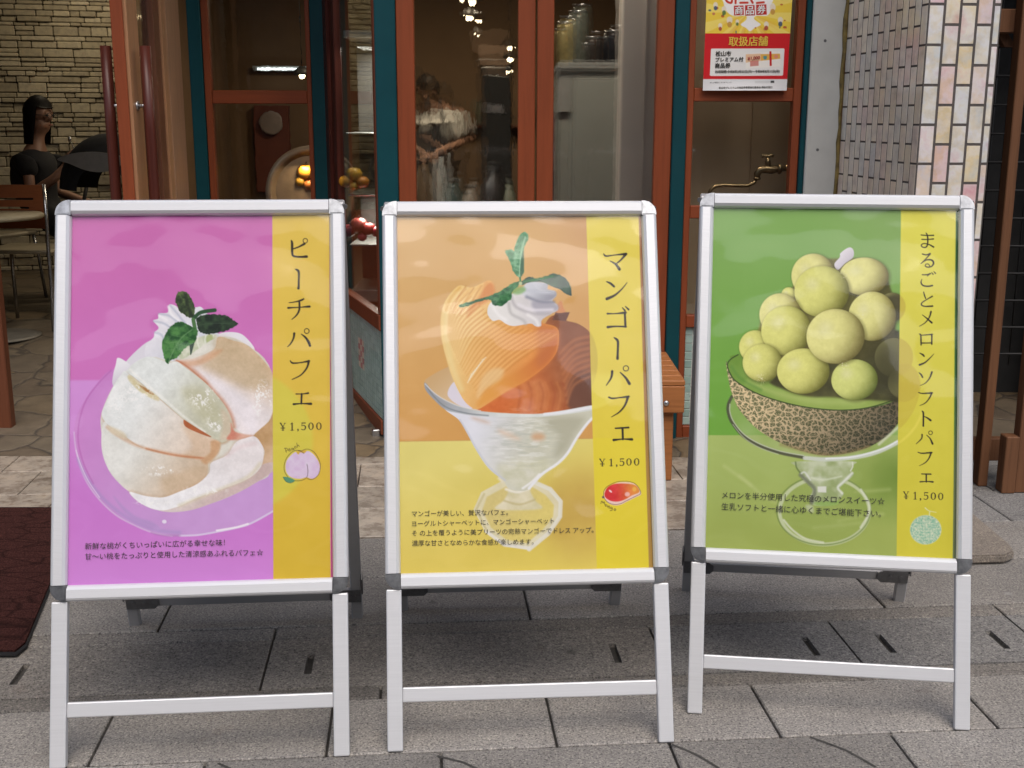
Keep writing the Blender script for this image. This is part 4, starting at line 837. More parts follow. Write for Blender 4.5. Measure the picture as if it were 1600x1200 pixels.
def sign(i):
    x, y, yaw, al, be = BOARDS[i]; ca, sa, cb, sb = math.cos(al), math.sin(al), math.cos(be), math.sin(be)
    t = thing("a_frame_sign", LAB[i], "sign", (x, y, 0), yaw, "A-frame menu signs in a row before the shop")
    F = lambda u, v, n: (u, v*sa-n*ca, v*ca+n*sa)                    # front leaf: across, up the leaf, out to the front
    B = lambda u, v, n: (u, LEN*sa+.034+(LEN-v)*sb+n*cb, LEN*ca-(LEN-v)*cb+n*sb)   # rear leaf
    w = FW/2; lo = LEN-FH; RW = (FW-OW)/2+.004; Tn = .016; c = RW+.001
    def rail(a0, a1, along, at0, sgn):                               # a convex snap profile swept along one side
        b = MB(); prof = [(0, -.012), (0, .009), (.003, .0135), (.007, Tn), (RW-.009, Tn-.0008), (RW-.003, .010), (RW, .004), (RW, -.012)]
        if along == 'u': fa = lambda p, q: F(a0, at0+sgn*p, q); fb = lambda p, q: F(a1, at0+sgn*p, q)
        else: fa = lambda p, q: F(at0+sgn*p, a0, q); fb = lambda p, q: F(at0+sgn*p, a1, q)
        b.prism(prof, fa, fb); return b.build("frame_rail", ALU, t)
    rail(-w+c, w-c, 'u', LEN, -1); rail(-w+c, w-c, 'u', lo, 1); rail(lo+c, LEN-c, 'v', -w, 1); rail(lo+c, LEN-c, 'v', w, -1)
    for su in (-1, 1):
        for (v0, sv) in ((LEN, -1), (lo, 1)):
            R = .03; pts = [(RW, 0)]+[(R-R*math.sin(k*math.pi/16), R-R*math.cos(k*math.pi/16)) for k in range(0, 9)]+[(0, RW), (RW, RW)]
            g = lambda p, q: (su*(w-p), v0+sv*q)
            b = MB(); b.prism(pts, lambda p, q: F(*g(p, q), -.012), lambda p, q: F(*g(p, q), .0125))
            inner = [(RW-.002, .004)]+[(R-(R-.004)*math.sin(k*math.pi/16), R-(R-.004)*math.cos(k*math.pi/16)) for k in range(0, 9)]+[(.004, RW-.002), (RW-.002, RW-.002)]
            b.prism(inner, lambda p, q: F(*g(p, q), .0125), lambda p, q: F(*g(p, q), .0148)); b.build("corner_cap", CAP, t)
    oo = (FH-OH)/2
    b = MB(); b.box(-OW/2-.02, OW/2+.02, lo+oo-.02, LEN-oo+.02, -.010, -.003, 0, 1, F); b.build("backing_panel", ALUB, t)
    place = lambda a, q, n: F(a, q, n)
    def fn(u, v):
        a = (u-.5)*OW; q = LEN-oo-v*OH; n = -.0015
        n = n+.0012*np.sin(a*17+1.3*i)*np.sin(q*9+i)                # paper that does not lie perfectly flat
        return np.stack([a, q*sa-n*ca, q*ca+n*sa], 1)
    H = hom(QUADS[i]); HI = np.linalg.inv(H)
    ps = grid_print("poster", 470, 672, fn, H, (art_peach, art_mango, art_melon)[i], PRINT, t, GAIN)
    def px2(pxy):
        q = HI@np.array([pxy[0], pxy[1], 1]); return ((q[0]/q[2]-.5)*OW, LEN-oo-q[1]/q[2]*OH)
    write([(s, px2(a), px2(e)) for s, a, e in TEXTS[i]], lambda p, q: F(p, q, .0008), "lettering", INKM, ps)
    b = MB(); nu, nv = 24, 34; r = random.Random(11+i); ph = [r.uniform(0, 6) for _ in range(6)]
    V = [[b.bm.verts.new(F(-OW/2-.003+(OW+.006)*a/nu, lo+oo-.003+(OH+.006)*q/nv, .0028+.0008*math.sin(a*.8+ph[0])*math.sin(q*.5+ph[1]))) for a in range(nu+1)] for q in range(nv+1)]
    for q in range(nv):
        for a in range(nu): b.bm.faces.new((V[q][a], V[q][a+1], V[q+1][a+1], V[q+1][a])).smooth = True
    b.build("clear_cover", SHEET, t, True, False)
    lw = .034
    for su in (-1, 1):
        o = su*(w-.0017); e = o-su*lw; b = MB(); b.box(min(o, e), max(o, e), 0, lo-.0005, -.012, .008, .003, 2, F); l = b.build("leg", ALU, t)
        b = MB(); b.box(min(o, e)+.003, max(o, e)-.003, -.0012, .004, -.009, .005, 0, 1, F); b.build("foot_pad", RUBBER, l)
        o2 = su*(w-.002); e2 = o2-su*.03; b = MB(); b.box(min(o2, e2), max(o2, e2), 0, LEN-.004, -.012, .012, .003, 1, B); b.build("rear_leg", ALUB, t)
        u0 = su*(w-.004); b = MB(); h0 = .086
        b.prism([(0, 0), (.075, 0), (.085, .012), (.085, .03), (.07, .04), (0, .04)], lambda p, q: B(u0-su*p, h0+q, -.016), lambda p, q: B(u0-su*p, h0+q, -.0125))
        for k in (.02, .05): b.prism([(k+.006*math.cos(a), .02+.006*math.sin(a)) for a in np.linspace(0, 5.5, 8)], lambda p, q: B(u0-su*p, h0+q, -.0165), lambda p, q: B(u0-su*p, h0+q, -.019))
        b.build("hinge_bracket", GREYMET, t)
        b = MB(); b.tube([F(su*(w-.0), LEN-.012, -.014), B(su*(w-.0), LEN-.012, -.014)], .006, 8); b.build("top_hinge", GREYMET, t)
        h0 = .115; b = MB(); b.prism([(0, 0), (.03, 0), (.03, .05), (.012, .062), (0, .05)], lambda p, q: B(su*(w+.002), h0+q, -.02+p), lambda p, q: B(su*(w-.0018), h0+q, -.02+p)); b.build("side_bracket", GREYMET, t)
    b = MB(); b.box(-w+lw+.0019, w-lw-.0019, .104, .136, -.008, .004, .0025, 2, F); b.build("crossbar", ALU, t)
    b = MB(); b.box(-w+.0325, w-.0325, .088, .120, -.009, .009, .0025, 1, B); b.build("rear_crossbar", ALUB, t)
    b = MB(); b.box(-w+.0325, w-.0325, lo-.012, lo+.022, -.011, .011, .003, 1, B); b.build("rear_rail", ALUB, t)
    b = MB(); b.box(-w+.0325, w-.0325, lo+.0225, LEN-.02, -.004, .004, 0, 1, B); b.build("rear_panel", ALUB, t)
    return t
for i in range(3): sign(i)
# ---------------------------------------------------------------- shop front
Y0 = 4.83; Y1 = 5.85; TOP = 2.72
def X0(px, Y=Y0): return at(px, 0, Y).x
def Z(py, Y=Y0, px=800): return at(px, py, Y).z
shop = thing("shop_front", "cafe shop front with teal posts, orange wooden window frames and green mosaic panels", "shop", (0, Y0, 0))
def part(b, name, mat, parent=None):
    o = b.build(name, mat); p = parent or shop
    o.parent = p; o.matrix_parent_inverse = p.matrix_world.inverted() if False else Matrix.Translation(-Vector(shop.location)); return o
def sub(b, name, mat, par):                                          # child of a part: same frame as the part
    o = b.build(name, mat); o.parent = par; return o
def post(x0, x1, y0, y1, name="post", mat=None, z0=0, z1=TOP, bev=.004):
    b = MB(); b.box(x0, x1, y0, y1, z0, z1, bev, 1); return part(b, name, mat or TEAL)
post(X0(583), X0(616.5), Y0, Y0+.11); post(X0(1057), X0(1079.5), Y0, Y0+.10)
post(X0(1262.5), X0(1270.5), Y0-.002, Y0+.10)
post(X0(289.5, Y1), X0(310.5, Y1), Y1, Y1+.1); post(X0(482, Y1), X0(505, Y1), Y1, Y1+.1)
def wframe(xs, zs, y, depth, pane=True, thick=.004, glass=None, stile=None, railw=None):
    """xs: outer/inner pairs [x0, x1, x2, x3]; zs: list of (z0, z1) rails."""
    b = MB(); b.box(xs[2], xs[3], y, y+depth, zs[0][0], TOP, .003); part(b, "window_stile", ORANGE)
    b = MB(); b.box(xs[0], xs[1], y, y+depth, zs[0][0], TOP, .003); f = part(b, "window_stile", ORANGE)
    for z0, z1 in zs: b = MB(); b.box(xs[1]+.0005, xs[2]-.0005, y+.004, y+depth-.004, z0, z1, .003); part(b, "window_rail", ORANGE_H)
    if pane:
        for (a, q), (c, d) in zip(zs[:-1], zs[1:]):
            b = MB(); b.box(xs[1]-.004, xs[2]+.004, y+depth*.55, y+depth*.55+thick, q-.004, c+.004); part(b, "pane", glass or GLASS)
    return f
HI_ = [(TOP-.06, TOP)]
# middle bay: two tall sashes with a thin gap between
wframe([X0(617), X0(645), X0(809.5), X0(837)], [(.02, .2)]+HI_, Y0+.012, .05)
wframe([X0(840), X0(866.5), X0(1029), X0(1056.5)], [(.02, .2)]+HI_, Y0+.012, .05)
# right window: four rails, mosaic below
zr = [(.012, .07), (Z(513, Y0, 1078), Z(494, Y0, 1078)), (Z(342, Y0, 1078), Z(322, Y0, 1078)), (Z(158.5, Y0, 1090), Z(137, Y0, 1090))]+HI_
fr = wframe([X0(1080), X0(1090.5), X0(1249.5), X0(1262)], [zr[0]]+zr[1:], Y0+.014, .055, False)
for (a, q), (c, d) in zip(zr[1:-1], zr[2:]):
    b = MB(); b.box(X0(1090.5)-.004, X0(1249.5)+.004, Y0+.05, Y0+.0535, q-.004, c+.004); part(b, "pane", GLASS2)
def tiled(u0, u1, v0, v1, f, nu, nv, special=None, name="mosaic_panel"):
    b = MB(); du, dv = (u1-u0)/nu, (v1-v0)/nv; b.box(u0, u1, v0, v1, -.02, -.0005, 0, 1, f); pnl = part(b, name, LGROUT)
    groups = {}
    for i in range(nu):
        for j in range(nv): groups.setdefault(special(i, j) if special else 0, []).append((i, j))
    for g, L in groups.items():
        b = MB()
        for i, j in L: b.box(u0+du*i+.0018, u0+du*(i+1)-.0018, v0+dv*j+.0018, v0+dv*(j+1)-.0018, -.003, .003, .001, 1, f)
        sub(b, "tile_field", (MOSAIC, MOSR, MOSC)[g], pnl)
tiled(X0(1090.5)+.001, X0(1249.5)-.001, .0705, zr[1][0]-.0005, lambda u, v, n: (u, Y0+.04-n, v), 12, 12)
post(X0(1040), X0(1290), Y0+.08, Y0+.14, "plinth", TEAL, 0, .0115)
# left window, set back
zl = [(.15, .9), (Z(162, Y1, 400), Z(141, Y1, 400))]+HI_
wframe([X0(311, Y1), X0(322, Y1), X0(474, Y1), X0(481.5, Y1)], zl, Y1+.012, .05, True, .004, GLASSL)
# return wall of the bay: moulding, window, mosaic
pa = Vector((X0(505, Y1)+.012, Y1, 0)); pb = Vector((X0(584), Y0+.01, 0)); wd = (pb-pa).normalized(); wl = (pb-pa).length; wnv = Vector((wd.y, -wd.x, 0))
if wnv.x > 0: wnv = -wnv
RW_ = lambda s, z, n: tuple(pa+wd*s+wnv*n+Vector((0, 0, z)))
def smile(px, py=0):                                                 # distance along the return wall seen at a picture column
    d = ray(px, py); A = np.array([[d.x, -wd.x], [d.y, -wd.y]]); return float(np.linalg.solve(A, np.array([pa.x, pa.y]))[1])
s1, s2 = smile(521), smile(581)
for q in ((0, s1*.45, .02), (s1*.5, s1, .006)): b = MB(); b.box(q[0], q[1], 0, TOP, -.03, q[2], .004, 1, RW_); part(b, "moulding", REDWOOD)
zs0, zs1 = Z(518, Y0, 598), Z(493, Y0, 598)
RBW = wood("red_brown_wood", (.17, .045, .02), .45, (14, 14, .8), .3)
for q in ((s1, zs0, zs1, .012, "sill_rail"), (s1, .03, Z(658, Y0, 598), .012, "kick_board"), (s2, zs1+.0005, TOP, .006, "window_stile")): b = MB(); b.box(q[0], wl, q[1], q[2], -.03, q[3], .003, 1, RW_); part(b, q[4], RBW)
b = MB(); b.box(s1-.004, s2+.004, zs1-.004, TOP-.05, -.014, -.010, 0, 1, RW_); part(b, "pane", GLASS2)
tiled(s1, wl-.001, Z(658, Y0, 598)+.0005, zs0-.0005, RW_, 21, 14, lambda i, j: ((1 if (i+j) % 2 else 2) if 9 <= i <= 11 and 5 <= j <= 9 else 0))
b = MB(); b.box(wl-.05, wl-.02, .005, .05, .0125, .045, .004, 1, RW_); part(b, "door_stop", STEEL)
# upper wall (above the picture) and an unseen canopy added to shade the front
b = MB(); b.box(-6.5, 1.30, Y0-.01, Y0+.2, TOP+.002, 6.5); part(b, "upper_wall", WALLTAN)
b = MB(); b.box(-6.5, -.9, Y0+.2001, Y1+.3, TOP+.012, TOP+.2); part(b, "porch_ceiling", WALLTAN)
b = MB(); b.box(-6.5, 1.38, 4.35, Y0-.012, TOP+.35, TOP+.47); part(b, "shade_canopy", WALLTAN)
# ---------------------------------------------------------------- open entrance door
YD = 4.90; xl, xr = X0(170, YD), X0(194, YD)

def ydepth(px):                                                      # depth at which the door's right face is seen at a picture column (top of the picture)
    d = ray(px, 0); return d.y*(xr/d.x)
door = thing("entrance_door", "open orange wooden entrance door with two dark red bar handles", "door", (xr, YD, 0))
def dpart(b, name, mat):
    o = b.build(name, mat); o.parent = door; o.matrix_parent_inverse = Matrix.Translation(-Vector(door.location)); return o
ya, yb, yc = ydepth(212.5), ydepth(238), ydepth(247)
b = MB(); b.box(xl, xr-.012, YD, YD+.014, .04, 2.6, .003); dpart(b, "edge_strip", ORANGE)
b = MB(); b.box(xl, xr, YD+.0145, ya, .04, 2.6, .003); dpart(b, "stile", TANWOOD)
b = MB(); b.box(xl+.004, xr-.002, yb, yc, .04, 2.6, .002); dpart(b, "hinge_stile", BROWNWOOD)
for q in ((.04, .35), (2.45, 2.6)): b = MB(); b.box(xl+.004, xr-.002, ya+.0005, yb-.0005, q[0], q[1], .002); dpart(b, "cross_rail", BROWNWOOD)
b = MB(); b.box(xl+.03, xl+.036, ya-.004, yb+.004, .346, 2.454); dpart(b, "pane", GLASS)
for sx, x in ((-1, xl-.052), (1, xr+.048)):
    b = MB(); b.tube([(x, YD+.075, .45), (x, YD+.075, .8), (x, YD+.075, 1.3), (x, YD+.075, Z(70, YD, 200))], .0225, 14); h = dpart(b, "handle", REDWOOD)
    zz = Z(165, YD, 200)
    for z in (zz, .62):
        b = MB(); b.tube([(x, YD+.075, z), ((xl if sx < 0 else xr), YD+.075, z)], .0085, 10); b.lathe([(.02, -.005), (.02, .003), (.012, .006)], ((xl if sx < 0 else xr)+sx*.003, YD+.075, z), 14, 'x'); sub(b, "handle_pin", STEEL, h)
jy = [ydepth(p) for p in (248.5, 254.5, 257, 278)]
jam = thing("door_jamb", "tan varnished wooden door jamb beside the teal post", "door frame", (xr, jy[0], 0))
def jp(b, n, m): o = b.build(n, m); o.parent = jam; o.matrix_parent_inverse = Matrix.Translation(-Vector(jam.location))
b = MB(); b.box(xl, xr+.004, jy[0], jy[1], .04, TOP, .002); jp(b, "stop_bead", TANWOOD)
b = MB(); b.box(xl, xr, jy[2], jy[3], .04, TOP, .003); jp(b, "post", wood("jamb_wood", (.34, .19, .115), .45, (20, 20, 1), .25))
b = MB(); b.box(xl-.01, xr-.015, jy[1]+.0005, jy[2]-.0005, .04, TOP); jp(b, "groove", BROWNWOOD)
fl = gp(18, 668, .03)
b = MB(); b.box(fl.x-.07, fl.x, fl.y, fl.y+.05, .024, TOP, .004); tag(b.build("door_post", wood("left_post_wood", (.14, .045, .02), .5, (26, 26, 1.2), .3)), "dark orange wooden door post at the far left of the entrance", "door frame")
# ---------------------------------------------------------------- grey column, tiled pillar, alley
xg0, xg1 = X0(1271), X0(1324)
b = MB(); b.box(xg0, xg1, Y0-.012, Y0+.3, 0, 6.4, .004); g = b.build("column", GREYP); tag(g, "flat grey painted column between the coupon window and the tiled pillar", "column")
b = MB()
for z, px in ((Z(64, Y0, 1286), 1286), (Z(234, Y0, 1284), 1284)): b = MB(); b.lathe([(.006, 0), (.006, .002), (.001, .003)], (at(px, 100, Y0).x, Y0-.0125, z), 10, 'y'); b.build("screw", GREYMET, g)
b = MB(); r = random.Random(5); path = [(xg1-.004+r.uniform(-.003, .003), Y0-.014, z*.06) for z in range(0, 44)]; b.tube(path, [.006+r.uniform(0, .004) for _ in path], 8); b.build("sealant", plain("old_yellow_sealant", (.16, .115, .03), .6, 0, .5, 30), g)
pil = thing("tiled_pillar", "pillar clad in shiny pink, yellow and white upright tiles", "pillar", (1.392, 4.1, 0))
nr = Vector((1.392, 4.10, 0)); fr_ = Vector((1.645, 4.121, 0)); fa_ = Vector((xg1+.004, 4.815, 0))
def pp(b, n, m): o = b.build(n, m); o.parent = pil; o.matrix_parent_inverse = Matrix.Translation(-Vector(pil.location)); return o
def face(A, B, ncol, name, col0=0, mat=NACRE, ph=.1315, gw=.0035):
    d = (B-A); L = d.length; d.normalize(); n = Vector((d.y, -d.x, 0)); 
    if n.y > 0 and n.x >= 0: n = -n
    f = lambda s, z, k: tuple(A+d*s+n*k+Vector((0, 0, z)))
    b = MB(); w = L/ncol; zb = .94-ph*8
    for i in range(int(math.ceil(ncol))):
        for j in range(-1, 22):
            z0 = zb+ph*(j+(.5 if (i+col0) % 2 else 0)); s0, s1 = w*i+gw, min(w*(i+1), L)-gw
            if s1-s0 < .01 or z0+ph < .02: continue
            b.box(s0, s1, max(z0+gw, .0), z0+ph-gw, -.004, .0014, .0008, 1, f)
    return pp(b, name, mat)
face(nr, fr_, 4.5, "front_tiles", 0, NACRE, .1315, .0045); face(fa_, nr, 14, "side_tiles", 1, NACRES)
b = MB(); q = [nr, fr_, Vector((1.60, 4.85, 0)), fa_]; c_ = sum(q, Vector())/4
b.prism([(p.x, p.y) for p in q], lambda x, y: (x, y, 0), lambda x, y: (x, y, 6.3)); pp(b, "pillar_core", GROUT)
# alley beyond the pillar: wooden lean-to frame and a dark wire fence
hut = thing("timber_frame", "weathered wooden stand of square posts and braces beside the tiled pillar", "wooden frame", (1.8, 4.2, 0))
def hp(b, n): o = b.build(n, POSTWOOD); o.parent = hut; o.matrix_parent_inverse = Matrix.Translation(-Vector(hut.location))
ga, gb_ = gp(1528, 760), gp(1545, 762)
b = MB(); b.box(ga.x, gb_.x, ga.y, ga.y+.06, 0, 2.3, .003); hp(b, "post")
gc, gd = gp(1584, 770), gp(1604, 770)
b = MB(); b.box(gc.x+.001, gd.x, gc.y, gc.y+.055, 0, 2.3, .003); hp(b, "post")
ge = gp(1563, 770); b = MB(); b.box(ge.x, gc.x-.001, ge.y-.01, ge.y+.05, 0, Z(682, ge.y, 1570), .003); hp(b, "short_post")
b = MB(); b.box(ga.x-.08, gc.x+.06, ga.y+.0605, ga.y+.1, Z(725, 4.25, 1550), Z(690, 4.25, 1550), .003); hp(b, "low_rail")
b = MB(); b.box(ga.x-.25, gc.x+.06, ga.y+.0605, ga.y+.1, Z(50, 4.25, 1580), Z(12, 4.25, 1580), .003); hp(b, "top_rail")
b = MB(); p0 = at(1585, 0, 4.29); zt = Z(72, 4.29, 1583)
b.prism([(ga.x-.01, zt), (ga.x+.03, zt), (ga.x-.14, Z(-40, 4.29, 1583)), (ga.x-.18, Z(-40, 4.29, 1583))], lambda x, z: (x, ga.y+.10, z), lambda x, z: (x, ga.y+.135, z)); hp(b, "brace")
fen = thing("wire_fence", "black wire mesh fence in the dark alley behind the timber frame", "fence", (2.0, 5.0, 0))
WIRE = plain("black_wire", (.012, .012, .013), .5, .3, .1, 20)
b = MB()
for k in range(16): z = .35+.118*k; b.tube([(1.55, 5.05, z), (3.2, 5.02, z)], .006, 6)
o = b.build("horizontal_wires", WIRE); o.parent = fen; o.matrix_parent_inverse = Matrix.Translation(-Vector(fen.location))
b = MB()
for k in range(30): x = 1.58+.055*k; b.tube([(x, 5.045, .3), (x, 5.045, 2.2)], .0035, 6)
o = b.build("upright_wires", WIRE); o.parent = fen; o.matrix_parent_inverse = Matrix.Translation(-Vector(fen.location))
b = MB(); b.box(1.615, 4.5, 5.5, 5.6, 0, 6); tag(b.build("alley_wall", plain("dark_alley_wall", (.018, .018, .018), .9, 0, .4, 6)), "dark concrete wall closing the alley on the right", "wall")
b = MB(); b.box(1.62, 4.5, 4.12, 5.6, TOP, TOP+.15); tag(b.build("alley_roof", plain("alley_roof_boards", (.06, .045, .03), .9, 0, .2, 6)), "low dark roof over the alley beside the pillar", "roof")
sp = [gp(1440, 765, .03), gp(1522, 803, .03), gp(1578, 850, .03), gp(1585, 862, .03), gp(1572, 868, .03), gp(1440, 872, .03)]
b = MB(); b.prism([(p.x, p.y) for p in sp], lambda x, y: (x, y, .004), lambda x, y: (x, y, .032)); bmesh.ops.bevel(b.bm, geom=list(b.bm.edges), offset=.006, segments=2, affect='EDGES')
tag(b.build("stone_slab", granite("slab_granite", (.20, .175, .15), .6, (.1, .08, .06), .4)), "loose wedge-shaped stone slab lying behind the melon sign", "slab")
# building added across the street, unseen behind the camera, for shiny sheets and metal to mirror
opp = thing("reflected_building", "plain dark building added behind the viewer for the sheets to mirror", "building", (0, -6.5, 0))
def op(b, n, m): o = b.build(n, m); o.parent = opp; o.matrix_parent_inverse = Matrix.Translation(-Vector(opp.location))
OPW = plain("opposite_wall", (.14, .13, .12), .8, 0, .2, 1); OPF = plain("opposite_fascia", (.5, .48, .45), .6, 0, .1, 1); OPG = plain("opposite_glass", (.02, .022, .025), .1, 0, .1, 1)
b = MB(); b.box(-9, -3.2, -7.5, -6.5, 0, 5.2); op(b, "wall", OPW); b = MB(); b.box(-3.19, 2.1, -7.3, -6.3, 0, 5.9); op(b, "wall", OPW); b = MB(); b.box(2.11, 9, -7.5, -6.6, 0, 5.0); op(b, "wall", OPW)
for x0, x1 in ((-8, -4), (-2.6, 1.5), (2.8, 7.5)): b = MB(); b.box(x0, x1, -6.29, -6.2, 3.1, 3.6, .01); op(b, "fascia", OPF); b = MB(); b.box(x0, x1, -6.29, -6.25, .3, 2.9); op(b, "window", OPG)
for x0 in (-2.3, -.6, .9): b = MB(); b.box(x0, x0+.9, -6.296, -6.27, 4.2, 5.3); op(b, "window", OPG)
# ---------------------------------------------------------------- doormat, bench, coupon poster, tap
mp_ = [gp(-260, 1021, .012), gp(25, 1021, .012), gp(41, 1008, .012), gp(88, 895, .012), gp(85, 791, .012), gp(-200, 791, .012)]
mt = thing("doormat", "dark brown looped doormat with a black rubber edge before the entrance", "doormat", (mp_[0].x, mp_[0].y, 0))
cx = sum(p.x for p in mp_)/6; cy = sum(p.y for p in mp_)/6
b = MB(); b.prism([(p.x, p.y) for p in mp_], lambda x, y: (x, y, .004), lambda x, y: (x, y, .009)); o = b.build("rubber_edge", RUBBER, mt); o.matrix_parent_inverse = Matrix.Translation(-Vector(mt.location))
b = MB(); b.prism([(cx+(p.x-cx)*.975, cy+(p.y-cy)*.97) for p in mp_], lambda x, y: (x, y, .0095), lambda x, y: (x, y, .015)); o = b.build("carpet", MATM, mt); o.matrix_parent_inverse = Matrix.Translation(-Vector(mt.location))
bn = thing("bench", "low slatted pine bench standing against the shop window", "bench", (.3, 4.5, 0))
def bp_(b, n, m=PINE, p=None): o = b.build(n, m); o.parent = p or bn; o.matrix_parent_inverse = Matrix.Translation(-Vector(bn.location)) if not p else Matrix(); return o
bx0, bx1, by0, by1, bt = -.18, .645, 4.25, 4.81, .383
b = MB(); b.box(bx0, bx1, by0, by0+.03, bt-.105, bt-.0005, .004); ap = bp_(b, "apron")
for x in (at(1041, 630, by0).x, -.12): b = MB(); b.lathe([(.0, -.006), (.007, -.005), (.011, -.001), (.011, .001)], (x, by0-.001, Z(630, by0, 1041)), 14, 'y'); bp_(b, "bolt", STEEL, ap)
for q in ((bx0, bx1, by1-.03, by1), (bx0, bx0+.03, by0+.0305, by1-.0305), (bx1-.03, bx1, by0+.0305, by1-.0305)): b = MB(); b.box(*q, bt-.105, bt-.0005, .003); bp_(b, "side_rail")
for k in range(6): b = MB(); b.box(bx0, bx1, by0+.0935*k, by0+.0935*k+.0875, bt, bt+.02, .003); bp_(b, "slat")
for x in (bx1-.085, bx0+.03):
    for y in (by0+.031, by1-.085): b = MB(); b.box(x, x+.05, y, y+.05, .004, bt-.001, .004); bp_(b, "leg")
PQ = [(1106.6, -62), (1241.8, -62), (1229, 141.5), (1098, 141.5)]; PH = hom(PQ); PI_ = np.linalg.inv(PH)
YP = Y0-.006
c3 = [at(*q, YP) for q in PQ]
def pfn(u, v):
    a = np.array(c3[0]); bq = np.array(c3[1]); c = np.array(c3[2]); d = np.array(c3[3]); u = u[:, None]; v = v[:, None]
    p = (a*(1-u)+bq*u)*(1-v)+(d*(1-u)+c*u)*v
    p[:, 1] -= .012*np.clip((v[:, 0]-.9)/.1, 0, 1)**2*np.abs(np.sin(u[:, 0]*3)); return p
def art_coupon(pt):
    X, Y = pt.X, pt.Y; al = np.arange(len(X)); th = np.arctan2(Y-20, X-1169)
    yel = C3((240, 208, 74))+(C3((246, 224, 120))-C3((240, 208, 74)))*(sst(-.1, .1, np.sin(th*14))*.8)[:, None]; pt.im[:] = yel
    pt.put(al, sst(.0, .5, np.sin(th*14+1.4))*sst(20, 34, Y)*.35*sst(60, 15, abs(X-1169)), (226, 160, 60))
    pt.at(1080, 0, 7.5)
    pt.poly([(400, -60), (920, -60), (940, 60), (900, 180), (760, 190), (740, 230), (815, 290), (745, 330), (690, 368), (640, 330), (580, 290), (640, 240), (640, 190), (500, 190), (420, 140), (380, 40)], (246, 244, 240))
    for x0, x1, y0, y1 in ((500, 612, 70, 185), (630, 742, 65, 188), (760, 880, 58, 180)): pt.poly([(x0, y0), (x1, y0-4), (x1+6, y1-6), (x0+2, y1)], (196, 52, 44), 1, .4, False)
    for p in ([(395, -30), (420, 20), (470, 35), (480, -20)], [(520, -20), (520, 40)], [(575, 36), (660, 34)], [(690, -20), (720, 36)], [(770, 38), (850, 30)]): pt.line(p, (206, 60, 40), 24, 1, .5)
    r = random.Random(4)
    for k in range(26):
        x, y = r.uniform(200, 1150), r.uniform(20, 380)
        if 380 < x < 940 and y < 300: continue
        c = r.choice([(190, 90, 50), (70, 96, 110), (200, 120, 90), (240, 236, 226), (96, 120, 80)]); pt.ell((x, y), (r.uniform(6, 20), r.uniform(6, 20)), c, .9, .5)
    for x, y, s in ((285, 60, 26), (385, 110, 28), (450, 240, 34), (340, 305, 24), (955, 90, 34), (880, 290, 28), (1045, 240, 30), (540, 255, 20)):   # small printed leaves and fruit
        pt.ell((x, y), (s, s*1.3), (238, 226, 206), .95, .6); pt.ell((x, y+s*1.5), (s*.8, s), r.choice([(170, 80, 60), (90, 120, 70), (200, 150, 70), (70, 90, 120)]), .9, .6)
    red = sst(52.2, 53, Y); pt.put(al, red, (206, 36, 42)); pt.put(al, sst(123.4, 124, Y), (226, 226, 226))
    pt.poly([(240, 572), (1085, 570), (1093, 580), (1076, 880), (1066, 888), (228, 892), (218, 882), (232, 580)], (236, 234, 230), 1, .5, False)
    pt.poly([(640, 636), (1040, 600), (1046, 780), (640, 806)], (244, 240, 232), 1, .4, False); pt.poly([(640, 640), (1040, 632), (1044, 690), (640, 735)], (228, 176, 84), 1, .4, False)
    pt.poly([(640, 640), (815, 630), (818, 715), (640, 735)], (236, 196, 160), 1, .4, False); pt.poly([(915, 605), (940, 603), (944, 772), (920, 775)], (200, 40, 40), 1, .4, False)
    pt.poly([(845, 660), (885, 656), (886, 690), (865, 704), (846, 690)], (90, 150, 150), 1, .4, False); pt.poly([(690, 715), (790, 708), (790, 772), (690, 780)], (206, 120, 110), .8, .5, False); pt.ell((995, 665), (22, 22), (226, 140, 120), .9)
    pt.poly([(745, 948), (975, 944), (975, 976), (745, 978)], (210, 210, 210), 1, .4, False); pt.poly([(930, 948), (972, 946), (972, 972), (930, 972)], (60, 60, 60), 1, .4, False)
cp = grid_print("coupon_poster", 200, 300, pfn, PH, art_coupon, PRINT, None, .93)
tag(cp, "yellow and red shopping coupon poster taped to the teal-edged window", "poster")
def c2(x, y):
    x, y = 1080+x/7.5, y/7.5; q = PI_@np.array([x, y, 1]); return (q[0]/q[2], q[1]/q[2])
def cput(u, v):
    p = pfn(np.array([u]), np.array([v]))[0]; return (p[0], p[1]-.0012, p[2])
def cl(s, x0, y0, x1, y1, bold=0): return (s, c2(x0, y0), c2(x1, y1), bold)
def plainink(n, c): return plain(n, c, .6, 0, .03, 10)
def cwrite(lines, n, m):                                             # v runs downward on this sheet, so the letters are mirrored back
    V = []; F = []
    for s, a, e, bold in lines:
        v, f = text_mesh(s); x0, x1 = v[:, 0].min(), v[:, 0].max()
        k = (e[0]-a[0])/(x1-x0)                                     # heavier weights are struck several times, each a hair above the last
        for i, (ox, oy) in enumerate(((0, 0), (bold, 0), (0, bold), (bold, bold), (bold*2, 0))[:5 if bold else 1]):
            P = np.stack([a[0]+(v[:, 0]+ox-x0)*k, a[1]+(e[1]-a[1])*(v[:, 0]-x0)/(x1-x0)-(v[:, 1]+oy-.36)*k*SHW], 1)
            n0 = len(V); V += [(q[0], q[1]-.0003*i, q[2]) for q in (cput(*p) for p in P)]; F += [[j+n0 for j in q] for q in f]
    me = bpy.data.meshes.new(n); me.from_pydata(V, [], F); link(n, me, m, cp)
SHW = (c3[1]-c3[0]).length/(c3[3]-c3[0]).length
